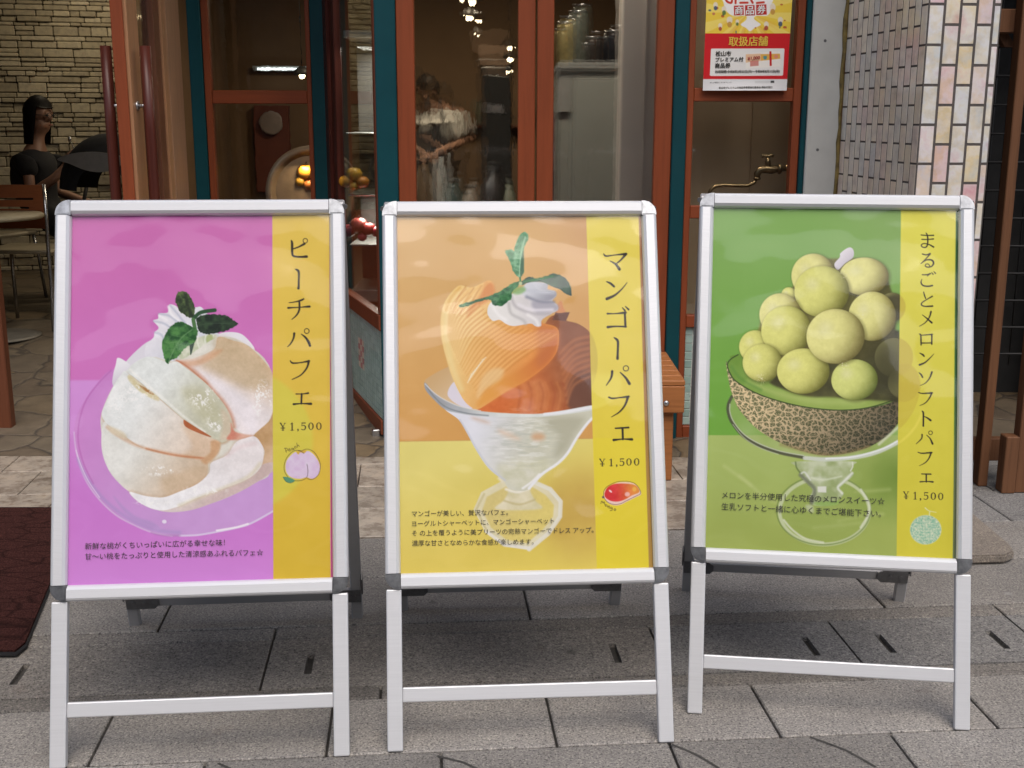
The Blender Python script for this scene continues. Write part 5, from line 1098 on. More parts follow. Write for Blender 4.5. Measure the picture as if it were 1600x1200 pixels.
cwrite([cl("商", 512, 128, 600, 126, .02), cl("品", 642, 126, 732, 124, .02), cl("券", 772, 118, 866, 116, .02)], "coupon_lettering", plainink("white_ink", (.8, .8, .78)))
cwrite([cl("取扱店舗", 438, 492, 892, 488, .022)], "heading_lettering", plainink("yellow_ink", (.75, .5, .06)))
cwrite([cl("松山市", 284, 634, 464, 632, .03), cl("プレミアム付", 282, 704, 608, 698, .03), cl("商品券", 278, 774, 456, 770, .03), cl("利用期間:令和8年3月23日(月)～令和8年8月31日(月)", 280, 842, 1034, 836, .015)], "body_lettering", INKM)
cwrite([cl("詳しい情報はこちらをチェック", 218, 968, 470, 966)], "notice_lettering", INKM)
cwrite([cl("松山市プレミアム付商品券事業実行委員会 問合せ窓口", 322, 1030, 945, 1022, .01)], "footer_lettering", INKM)
cwrite([cl("¥1,000", 660, 690, 802, 676, .03)], "ticket_lettering", plainink("red_ink", (.4, .05, .04)))
tap = thing("water_tap", "old brass water tap with a long bent spout in the lower window", "tap", (1.15, 4.95, 1.1))
BRASS = plain("tarnished_brass", (.23, .155, .085), .3, .9, .35, 25)
def tp_(b, n): o = b.build(n, BRASS); o.parent = tap; o.matrix_parent_inverse = Matrix.Translation(-Vector(tap.location))
YT = 4.97
T = lambda px, py: tuple(at(px, py, YT))
b = MB(); b.tube([T(1103, 330), T(1106, 308), T(1110, 297), T(1118, 291), T(1130, 289), T(1150, 290), T(1168, 290), T(1178, 286), T(1183, 278)], .0075, 12); tp_(b, "spout")
b = MB(); b.tube([T(1183, 280), T(1183, 272), T(1187, 266), T(1196, 264), T(1205, 265), T(1220, 264), T(1229, 263)], [.012, .015, .015, .018, .019, .012, .012], 12); b.lathe([(.02, -.008), (.024, 0), (.02, .008)], T(1218, 264), 16, 'x'); b.lathe([(.014, -.006), (.017, 0), (.014, .006)], T(1183, 279), 16, 'z'); tp_(b, "valve_body")
b = MB(); b.tube([T(1200, 264), T(1200, 252), T(1200, 246)], [.015, .012, .008], 12); b.tube([T(1190, 244), T(1195, 243), T(1200, 244), T(1205, 242), T(1209, 244)], [.008, .006, .007, .006, .008], 10); tp_(b, "tap_handle")
b = MB(); b.tube([T(1226, 262), T(1231, 262), T(1234, 266), T(1234, 275), T(1234, 330), T(1234, 420)], [.013, .016, .016, .013, .012, .012], 12); tp_(b, "riser_pipe")
b = MB(); b.box(X0(1057)+.03, xg0+.05, 5.25, 5.3, 0, TOP); b.box(X0(1217), X0(1219), 5.235, 5.2495, 0, TOP); o = b.build("partition_wall", plain("tan_partition", (.54, .37, .235), .6, 0, .06, 2)); tag(o, "plain tan partition wall behind the tap window", "wall")
b = MB(); b.box(xg1-.06, xg1, Y0+.3, 5.25, 0, TOP); tag(b.build("side_wall", WALLTAN), "short tan side wall closing the tap recess on the right", "wall")
# ---------------------------------------------------------------- inside the cafe
FZ = .16                                                             # floor level inside
b = MB(); r = random.Random(21); z = 0
A0 = Vector((-6.2, 8.75, 0)); A1 = Vector((-2.72, 9.65, 0)); wdir = (A1-A0).normalized(); wn_ = Vector((wdir.y, -wdir.x, 0)); wlen = (A1-A0).length
SW = lambda s, zz, n: tuple(A0+wdir*s+wn_*n+Vector((0, 0, zz)))
z = FZ
while z < TOP-.02:                                                   # ledge stones in broken courses
    h = r.uniform(.028, .08); s = r.uniform(-.3, 0)
    while s < wlen:
        w = r.uniform(.07, .26); s0, s1 = max(s, 0), min(s+w, wlen)
        if s1-s0 > .03:
            if r.random() < .4 and h > .06:
                k = h*r.uniform(.4, .6)
                b.box(s0+.003, s1-.003, z+.003, z+k-.002, -.03, r.uniform(.0, .03), .006, 1, SW); b.box(s0+.003, s1-.003, z+k+.002, min(z+h, TOP)-.003, -.03, r.uniform(.0, .03), .006, 1, SW)
            else: b.box(s0+.0022, s1-.0022, z+.0022, min(z+h, TOP)-.0022, -.03, r.uniform(.0, .034), .006, 1, SW)
        s += w
    z += h
sw = thing("stone_wall", "ledge-stone feature wall at the back of the cafe behind the seated woman", "wall", tuple(A0))
o = b.build("stones", STONEW); o.parent = sw; o.matrix_parent_inverse = Matrix.Translation(-A0)
b = MB(); b.box(-.1, wlen+.05, FZ-.2, TOP, -.2, -.022, 0, 1, SW); o = b.build("backing", plain("wall_mortar", (.11, .095, .07), .9)); o.parent = sw; o.matrix_parent_inverse = Matrix.Translation(-A0)
b = MB(); b.box(-2.74, 2.6, 11.2, 11.4, 0, TOP); tag(b.build("kitchen_wall", WALLBRN), "brown back wall of the kitchen seen through the middle window", "wall")
b = MB(); b.box(-6.4, -6.2, 4.6, 10, 0, TOP); tag(b.build("far_side_wall", WALLBRN), "dark brown side wall of the cafe on the left", "wall")
b = MB(); b.box(-2.74, -2.64, 8.9, 11.195, 0, TOP); tag(b.build("wall_end", WALLBRN), "brown wall end between the stone wall and the kitchen", "wall")
b = MB(); b.box(2.45, 2.6, 5.3, 11.195, 0, TOP); tag(b.build("kitchen_side_wall", WALLBRN), "brown side wall closing the kitchen on the right", "wall")
b = MB(); b.box(-6.4, 2.6, Y0+.2, 11.5, TOP+.003, TOP+.1); tag(b.build("cafe_ceiling", DARKROOM), "dark ceiling of the cafe", "ceiling")
b = MB(); b.box(-6.4, -2.8, Y1, Y1+.12, 0, TOP); tag(b.build("entrance_side_wall", WALLBRN), "brown wall to the left of the entrance", "wall")
def lamp(name, loc, e, size, col, rot=(0, 0, 0), sy=None):
    l = bpy.data.lights.new(name, 'AREA'); l.energy = e; l.size = size; l.color = col
    if sy: l.shape = 'RECTANGLE'; l.size_y = sy
    o = bpy.data.objects.new(name, l); COL.objects.link(o); o.location = loc; o.rotation_euler = rot; return o
lamp("wall_wash_lamp", (-2.9, 8.85, TOP-.02), 15*LK, .25, (1, .84, .58), (math.radians(25), 0, 0), 1.2)
lamp("dining_lamp", (-3.6, 6.6, TOP-.02), .8*LK, .5, (1, .82, .6))
lamp("kitchen_lamp_and_fill", (-.4, 8.9, TOP-.02), 32*LK, .4, (1, .84, .62))
lamp("kitchen_lamp_and_fill", (.24, 5.0, TOP-.02), 20*LK, .3, (1, .9, .74))  # unseen fill light added to brighten the inner column and cabinet front
lamp("counter_lamp", (-1.25, 7.2, TOP-.02), 12*LK, .3, (1, .84, .62))
# chairs and table
CHW = wood("chair_plywood", (.26, .085, .032), .4, (1.5, 20, 20), .25); SEAT = plain("cream_seat", (.36, .31, .21), .5, 0, .08, 10); CHR = plain("chromed_tube", (.45, .45, .45), .25, .9, .1, 20)
def chair(loc, rz, label):
    t = thing("cafe_chair", label, "chair", loc, rz, "cafe chairs with slotted wooden backs")
    b = MB()                                                         # back with three slots, slightly dished
    def curved(x, y, z): return (x, y-.05+.5*x*x, z)
    n = 12; xs = [-.175+.35*k/n for k in range(n+1)]
    for z0, z1, h in ((.60, .645, 0), (.66, .695, .07), (.71, .745, .095), (.76, .82, .13)): pass
    bands = [(.58, .64), (.652, .690), (.702, .74), (.752, .825)]
    for z0, z1 in bands:
        for k in range(n): b.hexa([curved(xs[k], .2, z0), curved(xs[k+1], .2, z0), curved(xs[k+1], .214, z0), curved(xs[k], .214, z0), curved(xs[k], .2, z1), curved(xs[k+1], .2, z1), curved(xs[k+1], .214, z1), curved(xs[k], .214, z1)])
    for z0, z1, h in ((.64, .652, .08), (.69, .702, .1), (.74, .752, .12)):
        for k in range(n):
            if abs((xs[k]+xs[k+1])/2) > h: b.hexa([curved(xs[k], .2, z0), curved(xs[k+1], .2, z0), curved(xs[k+1], .214, z0), curved(xs[k], .214, z0), curved(xs[k], .2, z1), curved(xs[k+1], .2, z1), curved(xs[k+1], .214, z1), curved(xs[k], .214, z1)])
    b.build("backrest", CHW, t)
    b = MB(); b.box(-.2, .2, -.2, .19, .435, .46, .012, 2); b.build("seat", SEAT, t)
    for s in (-1, 1):
        b = MB(); b.tube([(s*.195, .235, .0), (s*.19, .2, .25), (s*.185, .19, .45), (s*.184, .175, .62), (s*.184, .172, .83)], .011, 10); b.build("rear_leg", CHR, t)
        b = MB(); b.tube([(s*.2, -.22, .0), (s*.19, -.19, .3), (s*.18, -.17, .432)], .011, 10); b.build("front_leg", CHR, t)
    return t
ch = at(53, 285, 7.0)
chair((ch.x, 6.85, FZ-.002), math.pi, "orange wooden cafe chair with three slots in front of the stroller")
c2_ = at(-8, 255, 7.7); chair((c2_.x-.08, 7.75, FZ), math.pi*.9, "cafe chair partly cut off at the left edge beside the seated woman")
tb = thing("round_table", "small round cafe table with a cream top on one pedestal", "table", (at(0, 330, 6.5).x-.06, 6.45, FZ-.004))
b = MB(); b.lathe([(0, .655), (.29, .655), (.3, .662), (.3, .676), (.29, .683), (0, .683)], n=48); b.build("table_top", SEAT, tb)
b = MB(); b.lathe([(.03, .03), (.026, .1), (.026, .6), (.06, .654)], n=20); b.build("pedestal", CHR, tb)
b = MB(); b.lathe([(.235, 0), (.235, .006), (.19, .014), (.06, .03), (.03, .03)], n=40); b.build("foot", plain("grey_base", (.16, .15, .13), .5, .3), tb)
# stroller
stx = at(180, 300, 7.5); st = thing("baby_stroller", "black folding baby stroller with a pale grey panel in its hood", "stroller", (stx.x, 7.5, FZ))
b = MB()
def hood(th, ph, R): return (R*math.cos(th)*math.sin(ph)*.9, -.05+R*math.cos(ph)*.6, .74+R*math.sin(th)*math.sin(ph))
n, m_ = 18, 10; V = [[b.bm.verts.new(hood(math.pi*(.02+.96*i/n), math.pi*(.16+.68*j/m_), .36)) for j in range(m_+1)] for i in range(n+1)]
for i in range(n):
    for j in range(m_): b.bm.faces.new((V[i][j], V[i+1][j], V[i+1][j+1], V[i][j+1])).smooth = True
bmesh.ops.solidify(b.bm, geom=list(b.bm.faces), thickness=.012); b.build("hood", BLACK, st)
b = MB(); pts = [(-.27, .945), (-.2, .975), (-.1, .99), (.02, .985), (.12, .96), (.1, .90), (0, .87), (-.1, .88), (-.2, .92)]
b.prism(spl(pts, 4), lambda x, z: (x+.02, -.265, z), lambda x, z: (x+.02, -.25, z)); b.build("hood_panel", plain("grey_panel", (.20, .195, .18), .7, 0, .1, 20), st)
b = MB(); b.box(-.24, .24, -.24, .25, .22, .3, .03, 2); b.box(-.24, .24, .15, .27, .3, .64, .03, 2); b.build("seat", BLACK, st)
b = MB()
for s in (-1, 1): b.tube([(s*.26, -.35, .1), (s*.26, -.05, .4), (s*.26, .3, .85), (s*.2, .36, .92)], .013, 8); b.tube([(s*.26, .3, .1), (s*.26, 0, .45)], .013, 8)
b.tube([(-.2, .36, .92), (.2, .36, .92)], .016, 8); b.build("frame", RUBBER, st)
for sx in (-.26, .26):
    for sy in (-.35, .3):
        b = MB(); b.lathe([(.06, -.02), (.085, -.016), (.09, 0), (.085, .016), (.06, .02)], (sx, sy, .091), 20, 'x'); b.build("wheel", RUBBER, st)
# ---------------------------------------------------------------- people
SKIN = plain("skin", (.27, .145, .095), .5, 0, .06, 20); HAIR = plain("black_hair", (.008, .007, .007), .5, 0, .3, 60, .3, 160, .12, (1, 1, .2)); DRESS = plain("black_dress", (.009, .009, .011), .85, 0, .2, 20); WHITE = plain("white_shirt", (.5, .48, .44), .8, 0, .08, 12, .3, 25); APRON = plain("dark_apron", (.02, .02, .023), .8, 0, .2, 20); TROU = plain("dark_trousers", (.018, .018, .022), .85, 0, .2, 20)
def skin(name, J, E, mat, parent, root=0, sub_=2):
    """J: joints (x, y, z, rx, ry); E: edges; a continuous body grown with a Skin modifier and baked to a mesh."""
    me = bpy.data.meshes.new(name); me.from_pydata([j[:3] for j in J], E, []); o = bpy.data.objects.new(name, me); COL.objects.link(o)
    mod = o.modifiers.new("s", 'SKIN'); mod.use_smooth_shade = True
    if not me.skin_vertices: me.skin_vertices.new()
    for k, j in enumerate(J): me.skin_vertices[0].data[k].radius = (j[3], j[4] if len(j) > 4 else j[3]); me.skin_vertices[0].data[k].use_root = (k == root)
    if sub_: o.modifiers.new("u", 'SUBSURF').levels = sub_; o.modifiers["u"].render_levels = sub_
    bpy.context.view_layer.update(); e = o.evaluated_get(bpy.context.evaluated_depsgraph_get()); nm = bpy.data.meshes.new_from_object(e)
    bpy.data.objects.remove(o); bpy.data.meshes.remove(me); nm.name = name; nm.materials.clear()
    for p in nm.polygons: p.use_smooth = True
    return link(name, nm, mat, parent)
def head_parts(J, E, neck, c, fwd, up, s=1.0):
    """adds skull, jaw, nose and ears to the skeleton; fwd/up orient the face."""
    fwd = Vector(fwd).normalized(); up = Vector(up); up = (up-fwd*up.dot(fwd)).normalized(); sd_ = fwd.cross(up); c = Vector(c)
    def add(p, r, to, ry=None): J.append((*p, r*s, (ry or r)*s)); E.append((to, len(J)-1)); return len(J)-1
    low = add(c-up*.055*s-fwd*.012*s, .064, neck, .066); mid = add(c+up*.01*s-fwd*.012*s, .078, low, .086); top = add(c+up*.07*s-fwd*.012*s, .064, mid, .075); add(c+up*.1*s-fwd*.012*s, .03, top)
    jaw = add(c-up*.085*s+fwd*.055*s, .034, low, .03); nose = add(c-up*.02*s+fwd*.096*s, .0125, mid); brow = add(c+up*.02*s+fwd*.07*s, .03, mid, .05)
    for q in (-1, 1): add(c-up*.012*s+sd_*q*.083*s-fwd*.012*s, .014, mid, .02)
    return fwd, up, sd_, c
def hand(J, E, wrist, palm_dir, side, curl, s=1.0):
    """palm, four bent fingers of unequal length and a thumb, as chains rooted in the palm."""
    w = Vector(J[wrist][:3]); d = Vector(palm_dir).normalized(); sd_ = Vector(side); sd_ = (sd_-d*sd_.dot(d)).normalized(); cu = Vector(curl).normalized()
    J.append((*(w+d*.045*s), .024*s, .016*s)); E.append((wrist, len(J)-1)); p = len(J)-1
    for k, L in enumerate((.07, .08, .075, .058)):
        base = w+d*.088*s+sd_*(k-1.5)*.019*s; J.append((*base, .0088*s, .0088*s)); E.append((p, len(J)-1))
        a = base+(d*.75+cu*.5).normalized()*L*.5*s; J.append((*a, .008*s, .008*s)); E.append((len(J)-2, len(J)-1))
        q = a+(d*.2+cu).normalized()*L*.45*s; J.append((*q, .0065*s, .0065*s)); E.append((len(J)-2, len(J)-1))
    t0 = w+d*.03*s-sd_*.03*s; J.append((*t0, .011*s, .011*s)); E.append((p, len(J)-1)); t1 = t0+(d*.8-sd_*.4+cu*.5).normalized()*.035*s; J.append((*t1, .0095*s, .0095*s)); E.append((len(J)-2, len(J)-1))
    t2 = t1+(d*.7+cu*.6).normalized()*.028*s; J.append((*t2, .0075*s, .0075*s)); E.append((len(J)-2, len(J)-1)); return w+d*.09*s+cu*.04*s
# woman seated in profile, facing right (+x), spoon hand raised before her chest
pw = thing("person", "person with long black hair, glasses and a black dress sitting and raising a spoon", "person", (at(60, 300, 8).x, 8.0, FZ))
ox = 0
J = [(-.02, 0, .50, .10, .12), (-.03, 0, .66, .09, .10), (-.02, 0, .84, .085, .11), (0, 0, .95, .05, .07), (.02, 0, 1.05, .043, .043)]; E = [(0, 1), (1, 2), (2, 3), (3, 4)]
hd = head_parts(J, E, 4, (.055, 0, 1.21), (1, -.28, -.08), (0, 0, 1), .98)
def add(p, r, to, ry=None): J.append((*p, r, ry or r)); E.append((to, len(J)-1)); return len(J)-1
k = add((0, -.15, .93), .04, 3); k = add((.03, -.2, .70), .036, k); e1 = k; k = add((.19, -.2, .80), .032, k); wr = add((.25, -.17, .87), .024, k); grip = hand(J, E, wr, (.35, .25, .75), (.3, .9, 0), (.6, .2, .1))
k = add((0, .15, .93), .04, 3); k = add((.06, .2, .69), .036, k); k = add((.28, .14, .62), .03, k); w2 = add((.34, .11, .61), .023, k); hand(J, E, w2, (1, -.1, -.1), (0, 1, 0), (0, 0, -1))
for q in (-1, 1):
    k = add((.12, q*.09, .50), .085, 0); k = add((.44, q*.1, .50), .062, k); k = add((.46, q*.1, .28), .05, k); k = add((.45, q*.1, .07), .035, k); k = add((.57, q*.1, .04), .032, k)
body = skin("body", J, E, SKIN, pw)
D = [(-.02, 0, .49, .155, .175), (-.03, 0, .66, .135, .15), (-.02, 0, .84, .14, .175), (-.015, 0, .955, .085, .14), (0, -.15, .935, .08), (.02, -.19, .80, .075), (0, .15, .935, .08), (.03, .19, .80, .07), (.12, -.09, .49, .105), (.44, -.1, .49, .085), (.12, .09, .49, .105), (.44, .1, .49, .085), (.47, -.1, .34, .08), (.47, .1, .34, .08)]
skin("dress", D, [(0, 1), (1, 2), (2, 3), (3, 4), (4, 5), (3, 6), (6, 7), (0, 8), (8, 9), (0, 10), (10, 11), (9, 12), (11, 13)], DRESS, pw)
def hairshell(hd, s, length, mat, parent, fringe=.02):
    f, u, sd_, c = hd; b = MB(); n, m = 24, 16; rows_ = []
    for j in range(m+1):
        t = j/m; ring = []
        for i in range(n):
            a = 2*math.pi*i/n; fr = math.cos(a)                     # +1 = face side
            if t < .5: h = math.cos(t*math.pi); rad = math.sin(t*math.pi)
            else: h = -(t-.5)*2*length/.11; rad = 1.0-.1*(t-.5)
            lim = .30 if fr > .35 else -9
            if fr > .35: h = max(h, .42-.1*fr)
            p = c+u*(h*.118*s+.012*s)+(f*fr*(.1 if fr < 0 else .094)+sd_*math.sin(a)*.098)*rad*s-f*.012*s
            ring.append(b.bm.verts.new(p+Vector((random.uniform(-1, 1), random.uniform(-1, 1), 0))*.002))
        rows_.append(ring)
    for A, B in zip(rows_[:-1], rows_[1:]):
        for i in range(n): b.bm.faces.new((A[i], A[(i+1) % n], B[(i+1) % n], B[i])).smooth = True
    return b.build("hair", mat, parent, True)
hairshell(hd, 1.0, .19, HAIR, pw)
f, u, sd_, c = hd; b = MB()
for q in (-1, 1):
    cc = c+f*.098+u*.004+sd_*q*.033; b.tube([cc+(sd_*math.cos(a)*.024+u*math.sin(a)*.017) for a in np.linspace(0, 2*math.pi, 15)], .002, 6); b.tube([cc+sd_*q*.024, c+sd_*q*.082-f*.02+u*.004], .002, 6)
b.tube([c+f*.1+u*.006-sd_*.01, c+f*.1+u*.006+sd_*.01], .002, 6); b.build("glasses", RUBBER, pw)
b = MB()
for q in (-1, 1): b.blob(c+f*.079+u*.004+sd_*q*.032, (.009, .009, .007), None, 10, 6)
b.build("eyes", RUBBER, pw); b = MB(); b.tube([c+f*.083-u*.06-sd_*.02, c+f*.092-u*.058, c+f*.083-u*.06+sd_*.02], .004, 6); b.build("lips", plain("lips", (.3, .09, .08), .5), pw)
b = MB(); g0 = Vector(grip); b.tube([g0-Vector((.02, .01, .05)), g0+Vector((-.01, .01, .03)), g0+Vector((-.035, .015, .085))], .0035, 8); b.blob(g0+Vector((-.042, .017, .1)), (.012, .009, .018), None, 10, 8)
o = b.build("spoon", STEEL); o.matrix_world = Matrix.Translation(pw.location); tag(o, "small metal spoon in the seated woman's raised hand", "spoon")
# people standing at work
def standing(loc, label, shirt, rz=0, hair=.05, lean=1.0):
    pc = thing("person", label, "person", loc, rz); l = lean
    J = [(0, .05, .82, .10, .12), (0, .06*l, 1.0, .085, .11), (0, .02*l, 1.16, .085, .12), (0, -.05*l, 1.25, .05, .07), (0, -.10*l, 1.31, .048, .048)]; E = [(0, 1), (1, 2), (2, 3), (3, 4)]
    hc = head_parts(J, E, 4, (-.03, -.17*l, 1.385), (-.25, -1, -.7*l), (0, -.3*l, 1), 1.0)
    def add(p, r, to, ry=None): J.append((*p, r, ry or r)); E.append((to, len(J)-1)); return len(J)-1
    for q in (-1, 1):
        k = add((q*.17, -.02, 1.22), .042, 3); k = add((q*.24, -.05, .97), .038, k); k = add((q*.12, -.28, .92), .033, k); w = add((q*.07, -.34, .90), .025, k); hand(J, E, w, (-q*.3, -.8, -.3), (q, 0, 0), (0, -.2, -1))
    for q in (-1, 1): k = add((q*.1, .06, .75), .08, 0); k = add((q*.1, .05, .42), .06, k); k = add((q*.1, .07, .08), .04, k); k = add((q*.1, -.08, .04), .038, k)
    skin("body", J, E, SKIN, pc)
    D = [(0, .05, .80, .15, .18), (0, .06*l, 1.0, .135, .16), (0, .02*l, 1.16, .14, .185), (0, -.045*l, 1.262, .085, .14), (-.17, -.02, 1.215, .085), (-.24, -.05, .98, .07), (.17, -.02, 1.215, .085), (.24, -.05, .98, .07)]
    skin("shirt", D, [(0, 1), (1, 2), (2, 3), (3, 4), (4, 5), (3, 6), (6, 7)], shirt, pc)
    D = [(0, .05, .78, .13, .17), (-.1, .06, .7, .11), (-.1, .05, .42, .085), (-.1, .07, .1, .07), (.1, .06, .7, .11), (.1, .05, .42, .085), (.1, .07, .1, .07)]
    skin("trousers", D, [(0, 1), (1, 2), (2, 3), (0, 4), (4, 5), (5, 6)], TROU, pc)
    b = MB(); b.prism([(-.11, 1.10), (.11, 1.10), (.17, .9), (.19, .5), (-.19, .5), (-.17, .9)], lambda x, z: (x, -.135+.4*abs(x)**2+.02*(z-.9), z), lambda x, z: (x, -.143+.4*abs(x)**2+.02*(z-.9), z))
    for q in (-1, 1): b.tube([(q*.1, -.135, 1.10), (q*.085, -.15, 1.2), (q*.06, -.08, 1.31)], .014, 8)
    b.build("apron", APRON, pc)
    hairshell(hc, 1.0, hair, HAIR, pc); f, u, sd_, c = hc; b = MB()
    for q in (-1, 1): b.blob(c+f*.079+u*.004+sd_*q*.032, (.009, .009, .007), None, 10, 6)
    b.build("eyes", RUBBER, pc); return pc
standing((at(676, 150, 9.9).x, 9.9, FZ+.03), "person with short black hair in a white shirt and dark apron working behind the counter", WHITE)
# kitchen: counter with things on it, cabinet, ring-shaped frame, shelves
DK = plain("dark_counter", (.03, .027, .024), .5, 0, .2, 8); STL = plain("kitchen_steel", (.4, .4, .39), .35, .8, .1, 12); FRG = plain("grey_cabinet_paint", (.26, .265, .24), .5, 0, .07, 4)
cnt = thing("kitchen_counter", "dark kitchen counter running behind the middle window", "counter", (-.1, 6.6, FZ))
b = MB(); b.box(-.55, .62, -.2, .1, 0, .62, .004); b.build("cupboard", DK, cnt); b = MB(); b.box(-.58, .65, -.23, .13, .6205, .65, .005); b.build("worktop", STL, cnt)
def jar(px, py, Y, h, w, mat, lab, cat="jar", lid=None, name="jar"):
    p = at(px, py, Y); t = thing(name, lab, cat, (p.x, Y, FZ+.65))
    b = MB(); b.lathe([(w*.9, 0), (w, .01), (w, h*.7), (w*.6, h*.88), (w*.55, h)], n=18); b.build("body", mat, t)
    b = MB(); b.lathe([(w*.62, h), (w*.62, h*1.1), (0, h*1.12)], n=18); b.build("lid", lid or RUBBER, t); return t
for k, (px, h, w, c, lab) in enumerate(((662, .30, .05, (.22, .15, .09), "amber jar on the kitchen counter left of the white shirt"), (690, .34, .028, (.45, .44, .40), "tall white bottle on the kitchen counter before the cook"), (708, .2, .05, (.05, .07, .06), "dark green bottle right of the tall white bottle"), (735, .17, .05, (.25, .2, .15), "squat tan jar in the middle of the counter"), (770, .26, .07, (.035, .03, .028), "black coffee pot near the right end of the counter"), (795, .19, .04, (.2, .2, .14), "pale green jar at the right end of the counter"))):
    jar(px, 260, 6.52, h, w, plain("jar_glaze", c, .3), lab)
b = MB(); q0, q1 = at(752, 105, 8.6), at(800, 105, 8.6); b.box(q0.x, q1.x, 8.5, 9.1, FZ, q0.z, .01); mch = b.build("machine_cabinet", plain("dark_grey_steel", (.06, .058, .055), .4, .5)); tag(mch, "tall dark grey machine cabinet against the kitchen wall", "cabinet")
b = MB(); b.box(q0.x+.04, q0.x+.16, 8.488, 8.4995, q0.z-.32, q0.z-.26, .003); b.build("handle", STEEL, mch)
b = MB(); p0, p1 = at(748, 70, 11.1), at(798, 102, 11.1); b.box(p0.x, p1.x, 11.1, 11.195, p1.z, p0.z, .004); tag(b.build("wall_panel", plain("copper_panel", (.3, .19, .12), .35, .3)), "copper coloured wall panel above the machine cabinet", "panel")
fx0, fx1 = at(872, 108, 5.75).x, at(985, 108, 5.75).x; fz = at(900, 108, 5.75).z
fg = thing("grey_cabinet", "tall plain grey-green cabinet behind the right-hand pane", "cabinet", (fx0, 5.75, FZ))
xs_ = at(894, 108, 5.75).x-fx0
b = MB(); b.box(0, fx1-fx0, .02, .6, 0, fz-FZ, .006); b.build("case", FRG, fg)
b = MB(); b.box(xs_+.004, fx1-fx0-.002, -.002, .0195, .02, fz-FZ-.04, .004); d_ = b.build("door", FRG, fg)
b = MB(); b.box(.002, xs_-.004, -.002, .0195, fz-FZ-.2, fz-FZ-.04, .003); b.build("drawer", plain("pale_drawer", (.24, .235, .22), .5), fg)
b = MB(); b.box(-.005, fx1-fx0+.005, -.01, .61, fz-FZ+.0005, fz-FZ+.03, .004); b.build("top", plain("pale_top", (.28, .28, .27), .5), fg)
b = MB(); b.box(-.03, .045, .1, .3, fz-FZ-.62, fz-FZ-.2); o = b.build("hanging_cloth", plain("maroon_cloth", (.10, .05, .05), .8, 0, .5, 12)); o.matrix_world = Matrix.Translation(Vector((fx0-.06, 5.62, FZ))); tag(o, "faded maroon cloth hanging beside the grey cabinet", "cloth")
for k, (px, c, h, lab) in enumerate(((885, (.30, .24, .1), .19, "yellow patterned tin on top of the grey cabinet"), (903, (.14, .15, .12), .24, "tall olive tin on top of the grey cabinet"), (925, (.05, .04, .035), .12, "low dark box on top of the grey cabinet"), (958, (.02, .02, .025), .15, "black canister at the right end of the cabinet top"))):
    p = at(px, 100, 5.95); t = thing("storage_tin", lab, "tin", (p.x, 5.95, fz+.03), 0); b = MB(); b.lathe([(.045, 0), (.05, .004), (.05, h*.9), (.045, h)], n=18); b.build("body", plain("tin_paint", c, .4, .3, .4, 20), t); b = MB(); b.lathe([(.047, h), (.047, h+.012), (0, h+.014)], n=18); b.build("lid", STEEL, t)
cxa, cxb = at(972, 0, 5.1).x, at(1030, 0, 5.1).x
b = MB(); b.box(cxa, cxb+.04, 5.06, 5.24, 0, TOP, .004); b.box(cxa+(cxb-cxa)*.62, cxa+(cxb-cxa)*.64, 5.054, 5.0595, 0, TOP); tag(b.build("inner_column", plain("pale_column", (.70, .65, .60), .6, 0, .05, 3)), "pale grey column just inside the right-hand pane", "column")
rg = thing("ring_frame", "large round bronze ring frame seen through the left window", "frame", tuple(at(490, 300, 6.6)))
BRZ = plain("bronze_paint", (.42, .29, .19), .35, .4, .2, 10); BRD = plain("bronze_dark", (.2, .13, .09), .4, .4, .2, 10)
b = MB(); b.lathe([(.20, -.05), (.255, -.06), (.255, .06), (.20, .05), (.20, -.05)], n=56, axis='y'); b.build("outer_ring", BRZ, rg)
b = MB(); b.lathe([(.165, -.045), (.1995, -.05), (.1995, .05), (.165, .045), (.165, -.045)], n=56, axis='y'); b.build("inner_ring", BRD, rg)
b = MB(); b.box(-.2, .2, -.1, .1, -(rg.location.z-FZ), -.2565, .01); b.build("stand", BRD, rg)
b = MB(); q = at(422, 192, 8.4); b.lathe([(.0, -.012), (.09, -.012), (.107, -.008), (.107, .005)], (at(422, 192, 11).x, 11.05, at(422, 192, 11.0).z), 32, 'y'); o = b.build("wall_plate", plain("pale_plate", (.30, .24, .22), .5)); tag(o, "round pale plate hung on the red board behind the ring frame", "plate")
q0, q1 = at(395, 165, 11.1), at(455, 300, 11.1); b = MB(); b.box(q0.x, q1.x, 11.1, 11.19, q1.z, q0.z, .004); tag(b.build("red_board", plain("red_board_paint", (.16, .04, .02), .6)), "dull red board on the far wall behind the left window", "board")
# display case beside the return wall: shelves and fruit
dcp = Vector((-.93, 6.0, FZ))
def cse(px, py, s): return None
dx = thing("display_case", "glass dessert display case with steel shelves behind the narrow side window", "display case", (at(560, 300, 5.75).x-.02, 5.85, FZ-.05))
L0 = Vector(dx.location); YS = 5.72
zz = lambda py: at(560, py, YS).z-L0.z
x0, x1 = pa.x+(pb.x-pa.x)*(Y1-YS+.17)/(Y1-Y0)-L0.x+.0, at(618, 250, YS).x-L0.x
for q in ((zz(207)-.008, zz(207)), (zz(303)-.008, zz(303)), (zz(381)-.008, zz(381)), (zz(470), zz(452))): b = MB(); b.box(x0, x1, -.16, .3, q[0], q[1], .002); b.build("shelf", STL, dx)
b = MB(); b.box(x0, x1, .305, .32, zz(500), zz(60), .002); b.build("back_panel", plain("case_back", (.2, .19, .18), .4, .2), dx)
b = MB(); b.box(x0, x1, -.17, .32, 0, zz(500)-.001, .004); b.build("base", plain("case_base", (.1, .098, .095), .4, .4), dx)
b = MB(); b.box(x0, x1, -.17, .32, zz(60)+.001, zz(48), .004); b.build("top", STL, dx)
